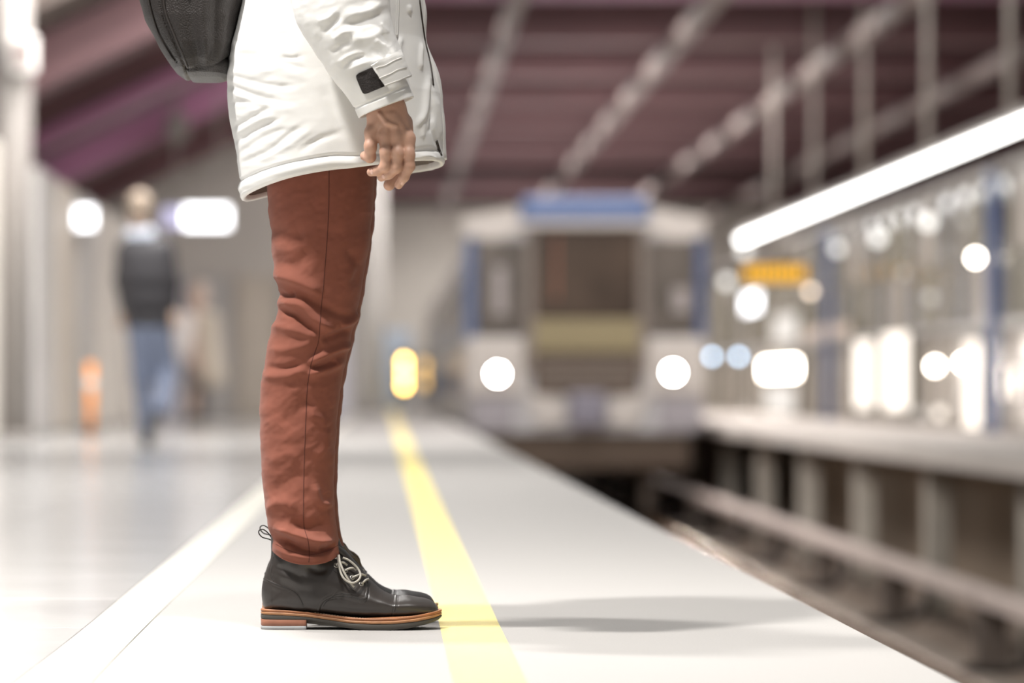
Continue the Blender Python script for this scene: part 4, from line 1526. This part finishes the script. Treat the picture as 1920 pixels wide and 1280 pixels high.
def build_upper(nu, nvv):
    fa = np.array(spline([np.array([b[0], b[1], t[0], t[1], w_, q_]) for b, t, w_, q_ in FAN], 10))
    ti = np.linspace(0, len(fa) - 1, nvv)
    A = np.stack([np.interp(ti, np.arange(len(fa)), fa[:, k]) for k in range(6)], -1)
    u = np.linspace(0, 2 * np.pi, nu, endpoint=False)
    c, s = np.cos(u), np.sin(u)
    Rg = np.zeros((nvv, nu, 3))
    for i in range(nvv):
        b = np.array([BX(A[i, 0]), BZ(A[i, 1])])
        t = np.array([BX(A[i, 2]), BZ(A[i, 3])])
        m, h = (b + t) / 2, (t - b) / 2
        q = np.clip(A[i, 5], 0, 1)
        low = c < 0
        pe = np.where(low, 1 - 0.55 * q, 1 - 0.0 * q)
        cc = sgn_pow(c, pe)
        ss = sgn_pow(s, np.where(low, 1 - 0.45 * q, 1.0))
        # instep narrower at the top, as a foot is
        tp = 1 - 0.22 * q * np.clip(c, 0, 1) ** 1.5
        xy = m[None] + h[None] * cc[:, None]
        Rg[i, :, 0] = xy[:, 0]
        Rg[i, :, 2] = xy[:, 1]
        Rg[i, :, 1] = max(A[i, 4], .001) * ss * tp
    nrm = grid_normals(Rg)
    if ((nrm * (Rg - Rg.mean(1, keepdims=True))).sum(-1)).mean() < 0:
        nrm = -nrm
    cx = (Rg[..., 0] / 6.56 * F + VX - 460) * 4.8
    cy = 965 - Rg[..., 2] / bs
    d = np.zeros(cx.shape)

    def below(pts):   # signed: positive where the point lies below/in front of the curve
        pts = np.array(spline(pts, 8))
        return cy - np.interp(cx, pts[:, 0], pts[:, 1])

    def step(x, wd):
        return np.clip(x / wd + .5, 0, 1)
    # quarters lie over the vamp: edge from sole up and along to the facing
    ed = np.array(spline([(660, 830), (680, 750), (720, 700), (800, 670), (880, 662), (960, 668), (1080, 690), (1100, 640), (1106, 595), (1088, 540), (1110, 505)], 8))
    best = np.full(cx.shape, 1e9)
    sd = np.zeros(cx.shape)
    for i in range(len(ed) - 1):
        a, b2 = ed[i], ed[i + 1]
        ab = b2 - a
        t = np.clip(((cx - a[0]) * ab[0] + (cy - a[1]) * ab[1]) / (ab @ ab), 0, 1)
        dx, dy = cx - a[0] - t * ab[0], cy - a[1] - t * ab[1]
        dist = np.hypot(dx, dy)
        mm = dist < best
        best = np.where(mm, dist, best)
        sd = np.where(mm, np.sign(ab[0] * dy - ab[1] * dx), sd)
    sgn = -sd * best     # positive on the quarter side
    d += 0.0016 * step(sgn, 7)
    d -= 0.0008 * np.exp(-((sgn + 5) / 6) ** 2)
    d -= 0.0005 * np.exp(-((sgn - 22) / 4) ** 2)
    # toe cap
    tc = cx - (1350 - (cy - 665) * .17)
    d += 0.0013 * step(tc, 6) - 0.0005 * np.exp(-((tc - 18) / 4) ** 2) - 0.0004 * np.exp(-((tc - 34) / 4) ** 2)
    # heel counter and back strap
    hc = below([(120, 490), (190, 512), (300, 560), (420, 610), (480, 660), (520, 740), (540, 800), (560, 900)])
    hc = np.where(cx > 545, -40, hc)
    d += 0.0011 * step(hc, 7) - 0.0005 * np.exp(-((hc - 24) / 5) ** 2)
    bk = np.array(spline([(262, 200), (250, 330), (232, 420), (228, 470), (250, 520)], 8))
    bd = np.min([np.hypot(cx - p[0], cy - p[1]) for p in bk], 0)
    d += np.where(cx < 250, 0.0006, 0) - 0.0008 * np.exp(-(bd / 5) ** 2)
    # walking creases and ankle softness
    d += stroke(cx, cy, [(250, 400), (400, 440), (560, 520)], 30, -.0022) + stroke(cx, cy, [(300, 470), (480, 540), (640, 560)], 34, .0020) + stroke(cx, cy, [(560, 380), (640, 440), (740, 430)], 30, -.002)
    q = np.stack([cx / 90, cy / 70, Rg[..., 1] * 25], -1)
    d += 0.0006 * vnoise(q, 31)
    Rg = Rg + nrm * d[..., None]
    return Rg


upg = build_upper(220, 420)


def off_y(Rg, yc):
    o = Rg.copy()
    o[..., 1] += yc
    return o


up_me = loft('boot', off_y(upg, YN), cap0=True)
OUT = [  # plan outline: crop x, half width (m)
    (136, 0.0), (139, .012), (150, .022), (180, .030), (240, .0345), (350, .0365), (500, .0370), (650, .0375), (800, .0400), (950, .0455), (1150, .0530), (1350, .0550), (1500, .0520), (1600, .0460), (1680, .0370), (1735, .0240), (1760, .0125), (1770, 0.0)]


def outline(grow=0.0, n=120, xmax=None):
    o = np.array(spline([np.array(p, float) for p in OUT], 6))
    if xmax:
        o = o[o[:, 0] <= xmax]
        o = np.concatenate([o, [[xmax, 0.0]]]) if False else o
    w_ = np.maximum(o[:, 1], 0)
    xs = np.array([BX(a) for a in o[:, 0]])
    near = np.stack([xs, -w_ * 1.0 - grow * (w_ > 0)], -1)
    farr = np.stack([xs, w_ + grow * (w_ > 0)], -1)[::-1]
    pts = np.concatenate([near, farr[1:-1] if not xmax else farr[:-1]])
    return pts, np.concatenate([o[:, 0], o[::-1, 0][1:-1] if not xmax else o[::-1, 0][:-1]])


def sole_layer(name, top, bot, grow=0.0, xmax=None, bev=.0012):
    pts, cxs = outline(grow, xmax=xmax)
    tz = np.array([BZ(v) for v in np.interp(cxs, [p[0] for p in top], [p[1] for p in top])])
    bz = np.array([BZ(v) for v in np.interp(cxs, [p[0] for p in bot], [p[1] for p in bot])])
    c = pts.mean(0)
    inn = pts + (c - pts) / np.linalg.norm(c - pts, axis=1, keepdims=True) * bev
    rings = []
    for p, z in ((inn, bz), (pts, bz + bev), (pts, tz - bev), (inn, tz)):
        rings.append(np.stack([p[:, 0], p[:, 1] + YN, z], -1))
    return loft(name, rings, cap0=True, cap1=True)


wt = [(135, 780), (350, 788), (550, 804), (750, 829), (950, 853), (1150, 860), (1350, 853), (1550, 833), (1700, 803), (1770, 790)]
wm = [(135, 804), (350, 810), (550, 824), (750, 850), (950, 877), (1150, 884), (1350, 879), (1550, 858), (1700, 830), (1772, 814)]
wb = [(135, 828), (350, 833), (550, 846), (750, 873), (950, 901), (1150, 908), (1350, 904), (1550, 884), (1700, 857), (1772, 835)]
ob = [(135, 869), (560, 874), (640, 886), (750, 908), (950, 948), (1080, 963), (1300, 963), (1480, 945), (1640, 912), (1740, 880), (1772, 858)]
h1 = [(135, 868), (600, 873)]
h2 = [(135, 931), (600, 931)]
h3 = [(135, 964.5), (600, 964.5)]

boot = link('boot', up_me, M['leather'], person)
boot['label'] = 'dark brown leather lace-up boot'
link('welt', sole_layer('welt', wt, wm, 0.0), M['welt'], boot)
link('midsole', sole_layer('midsole', [(a, b + .6) for a, b in wm], wb, 0.0008), mat('midsole_tan', (0.36, 0.17, 0.075), 0.5, var=0.2, vscale=60), boot)
link('outsole', sole_layer('outsole', [(a, b + .6) for a, b in wb], ob, 0.0003), M['outsole'], boot)
link('heel', sole_layer('heel', h1, h2, 0.0, 574), M['heel'], boot)
link('heel_cap', sole_layer('heel_cap', h2, h3, 0.0003, 574), M['heelcap'], boot)
# welt stitches
bm = bmesh.new()
pts, cxs = outline(-0.0022)
seg = np.linalg.norm(np.diff(np.vstack([pts, pts[:1]]), axis=0), axis=1)
Lc = np.concatenate([[0], np.cumsum(seg)])
tot = Lc[-1]
nst = 150
PX_, PY_ = np.append(pts[:, 0], pts[0, 0]), np.append(pts[:, 1], pts[0, 1])
CX_ = np.append(cxs, cxs[0])
for k in range(nst):
    s0 = tot * k / nst
    s1 = s0 + tot / nst * .62
    a = [np.interp(s0, Lc, PX_), np.interp(s0, Lc, PY_)]
    b = [np.interp(s1, Lc, PX_), np.interp(s1, Lc, PY_)]
    cxa = np.interp(s0, Lc, CX_)
    if cxa < 620:
        continue
    z = BZ(np.interp(cxa, [p[0] for p in wt], [p[1] for p in wt]))
    dv = Vector((b[0] - a[0], b[1] - a[1], 0))
    if dv.length < 1e-5:
        continue
    sv = dv.normalized().cross(Vector((0, 0, 1))) * .0005
    A0, B0 = Vector((a[0], a[1] + YN, z)), Vector((b[0], b[1] + YN, z))
    vs = [bm.verts.new(v) for v in (A0 - sv, B0 - sv, B0 + sv, A0 + sv)]
    vt = [bm.verts.new(v.co + Vector((0, 0, .0007))) for v in vs]
    bm.faces.new(vt)
    for j in range(4):
        bm.faces.new((vs[j], vs[(j + 1) % 4], vt[(j + 1) % 4], vt[j]))
me = bpy.data.meshes.new('welt_stitching')
bm.to_mesh(me)
bm.free()
link('welt_stitching', me, M['stitch'], boot, kind='stuff')

# eyelets and laces
up_bvh = bvh_of(up_me)
for pts in ([(668, 800), (680, 750), (720, 698), (800, 668), (880, 660), (960, 667), (1078, 690)], [(1080, 690), (1100, 640), (1106, 595), (1090, 545)],
            [(700, 752), (735, 706), (810, 690 - 40), (880, 638), (960, 645)],
            [(1347, 680), (1335, 740), (1326, 800), (1322, 838)], [(1365, 690), (1354, 745), (1344, 800)],
            [(200, 516), (300, 560), (420, 608), (480, 660), (520, 735)], [(252, 300), (240, 400), (230, 465), (255, 525)], [(790, 430), (850, 470), (930, 560), (995, 630)]):
    ln = surf_line(up_bvh, [(460 + a / 4.8, 980 + b / 4.8) for a, b in pts], -.0001, 8)
    if len(ln) > 3:
        link('seam', tube('seam', ln, .00055, 5), M['packseam'], boot, smooth=True)


def K(x, y):
    """close-up crop pixels -> photo pixels"""
    return 580 + x / 8.533, 960 + y / 8.533


def lift(pts, offs):
    out = []
    sp_ = spline([np.array([*K(a, b), o]) for (a, b), o in zip(pts, offs)], 7)
    last = None
    for q in sp_:
        p, n = on_surf(up_bvh, q[0], q[1], 0)
        if p is None or p.y > YN + .012:
            p = P(q[0], q[1], YN - .004)
            n = Vector((0, -1, 0))
        out.append(p + Vector((0, -1, 0)) * q[2] + n * q[2] * .3)
    # soften jumps
    for _ in range(3):
        out = [out[0]] + [(out[i - 1] + out[i] * 2 + out[i + 1]) / 4 for i in range(1, len(out) - 1)] + [out[-1]]
    return out


for (x, y) in ((428, 850), (575, 940), (690, 1045), (830, 1150), (340, 735)):
    c, n = on_surf(up_bvh, *K(x, y), 0.0006)
    if c is not None:
        link('eyelet', ring_me('eyelet', c, n, 0.0036, 0.0010, 18, 6), M['eyelet'], boot)
lace_runs = [
    ([(830, 1150), (880, 1105), (935, 1065)], [.002, .006, .003]),
    ([(690, 1045), (745, 1025), (820, 1000), (890, 1020)], [.002, .006, .006, .004]),
    ([(575, 935), (620, 910), (690, 900), (740, 930)], [.002, .006, .007, .004]),
    ([(430, 848), (470, 815), (540, 810), (600, 850)], [.002, .006, .007, .004]),
    ([(455, 690), (462, 800), (490, 950), (545, 1060), (630, 1125), (715, 1135), (785, 1085), (805, 1005), (765, 920), (690, 840), (610, 775), (525, 735)], [.008, .010, .010, .010, .009, .010, .010, .010, .011, .012, .012, .010]),
    ([(462, 690), (480, 800), (525, 920), (590, 1040), (650, 1125), (715, 1200)], [.012, .013, .013, .011, .008, .005]),
    ([(440, 735), (400, 725), (340, 735)], [.006, .004, .002]),
]
for pts, of in lace_runs:
    link('lace', tube('lace', lift(pts, of), 0.0019, 8), M['lace'], boot, smooth=True)
dark_runs = [
    ([(470, 560, .015), (560, 570, .022), (640, 680, .026), (730, 735, .026), (800, 800, .022), (825, 880, .018), (800, 940, .014)]),
    ([(480, 620, .010), (560, 690, .016), (660, 705, .020), (745, 770, .020), (790, 850, .018), (780, 930, .012)]),
    ([(470, 540, .03), (540, 640, .034), (620, 740, .036), (700, 830, .034), (740, 900, .028)]),
]
for run in dark_runs:
    pp = []
    for q in spline([np.array(r) for r in run], 7):
        a, b = K(q[0], q[1])
        pp.append(P(a, b, YN) + Vector((0, q[2] - .01, 0)))
    link('lace', tube('lace', pp, 0.0018, 8), M['lacedark'], boot, smooth=True)
# tongue between the facings
tg = []
for (x, y, wv) in ((700, 100, .022), (820, 200, .022), (930, 290, .021), (1000, 370, .020), (1060, 440, .018), (1110, 505, .015)):
    tg.append([(BX(x - 48) + .004 * math.cos(v), YN + wv * math.sin(v), BZ(y) + .006 * math.cos(v)) for v in np.linspace(0, 2 * math.pi, 20, endpoint=False)])
link('tongue', loft('tongue', tg, cap0=True, cap1=True), M['leather'], boot)
# pull loop at the heel
for run, r in (([(236, 150, 0), (205, 105, -.004), (160, 70, -.006), (125, 75, -.006), (120, 105, -.005), (150, 140, -.003), (200, 155, 0), (238, 170, 0)], .0011),):
    link('pull_loop', tube('pull_loop', [(BX(q[0]), YN + q[2], BZ(q[1])) for q in spline([np.array(r_) for r_ in run], 7)], r, 7), M['packseam'], boot, smooth=True)
# the other boot: same make, a step further from the camera
b2 = copy_tree(boot, person)
b2.location = (-0.0035, YF - YN + .006, 0)

# ------------------------------------------------------------------ backpack
PKP = np.array([-330, -322, -300, -250, -150, -50, 0, 40, 90, 120, 134, 144, 149, 151], float)
PKL = np.array([330, 295, 270, 250, 244, 254, 262, 275, 300, 318, 329, 343, 356, 372], float)
PKR = np.array([400, 440, 462, 474, 476, 470, 466, 452, 440, 434, 431, 428, 420, 400], float)
PKD = np.array([.03, .075, .10, .122, .135, .140, .142, .142, .138, .130, .120, .102, .07, .03])


def build_pack(nu=200, nvv=260):
    u = np.linspace(0, 2 * np.pi, nu, endpoint=False)
    s = np.linspace(0, 1, nvv)
    py = np.interp(s, [0, .03, .12, .3, .7, .9, .97, 1], [151, 149.5, 142, 100, -120, -280, -325, -330])
    py = py[:, None] + 0 * u[None]
    xl, xr, dd = np.interp(py, PKP, PKL), np.interp(py, PKP, PKR), np.interp(py, PKP, PKD)
    ex = .55
    px = (xl + xr) / 2 + (xr - xl) / 2 * sgn_pow(np.cos(u), ex)[None]
    # the base drops a little towards the wearer's back
    Rg = np.stack([(px - VX) * YB / F, YB + dd * sgn_pow(np.sin(u), ex)[None], CH - (py - VY) * YB / F], -1)
    nrm = grid_normals(Rg)
    if ((nrm * (Rg - Rg.mean(1, keepdims=True))).sum(-1)).mean() < 0:
        nrm = -nrm
    Yv = Rg[..., 1]
    Yv = np.where(Yv > YB, 2 * YB - Yv, Yv)
    qx = VX + F * Rg[..., 0] / Yv
    qy = VY - F * (Rg[..., 2] - CH) / Yv
    d = np.zeros(qx.shape)
    for st, wd, am in (
            ([(352, 0), (356, 40), (366, 90), (372, 125)], 9, -.0060), ([(378, 0), (380, 50), (388, 100)], 12, .0060), ([(405, 0), (404, 50), (398, 105)], 8, -.0045),
            ([(330, 0), (336, 50), (346, 105)], 10, .0050), ([(425, 30), (418, 80), (408, 115)], 8, .0035),
            ([(298, -40), (303, 20), (322, 70), (340, 110), (348, 132), (353, 149)], 2.6, -.0050),
            ([(348, 132), (372, 131), (400, 125), (432, 108)], 2.6, -.0055),
            ([(276, -40), (281, 10), (296, 60), (318, 100), (330, 116)], 2.0, -.0030)):
        d += stroke(qx, qy, st, wd, am, False)
    d += 0.0020 * vnoise(np.stack([qx / 40, qy / 40, Yv * 20], -1), 41)
    return Rg + nrm * d[..., None]


pack_me = loft('backpack', build_pack(), cap0=True, cap1=True)
pack = link('backpack', pack_me, M['packleather'])
tag(pack, 'dark brown grained leather backpack worn over the white jacket', 'backpack')
pk_bvh = bvh_of(pack_me)
for nm, pts, off, r, m in (
        ('seam', [(299, -30), (303, 20), (322, 70), (340, 110), (348, 132), (353, 147)], -.0016, .0014, 'packseam'),
        ('seam', [(348, 132), (372, 131), (400, 125), (425, 112)], -.0016, .0014, 'packseam'),
        ('zip', [(276, -30), (281, 10), (296, 60), (318, 100), (328, 114)], .0002, .0020, 'packtrim'),
        ('piping', [(306, -30), (310, 20), (328, 68), (345, 108), (352, 126)], .0008, .0017, 'packtrim')):
    ln = surf_line(pk_bvh, pts, off, 8)
    if len(ln) > 3:
        link(nm, tube(nm, ln, r, 7), M[m], pack, smooth=True)
for s in (-1, 1):
    pts = spline([(-.24, YB + s * .09, 1.36), (-.20, YB + s * .10, 1.47), (-.10, YB + s * .105, 1.515), (.0, YB + s * .115, 1.44), (.045, YB + s * .13, 1.30), (.03, YB + s * .17, 1.20)], 8)
    link('shoulder_strap', loft('shoulder_strap', [[(p[0] + .006 * math.cos(v), p[1] + .028 * math.sin(v), p[2] + .006 * math.cos(v)) for v in np.linspace(0, 2 * math.pi, 14, endpoint=False)] for p in pts], cap0=True, cap1=True), M['packtrim'], pack)
link('grab_handle', tube('grab_handle', spline([(-.29, YB - .04, 1.375), (-.29, YB - .035, 1.42), (-.29, YB + .035, 1.42), (-.29, YB + .04, 1.375)], 6), .008, 8), M['packtrim'], pack, smooth=True)
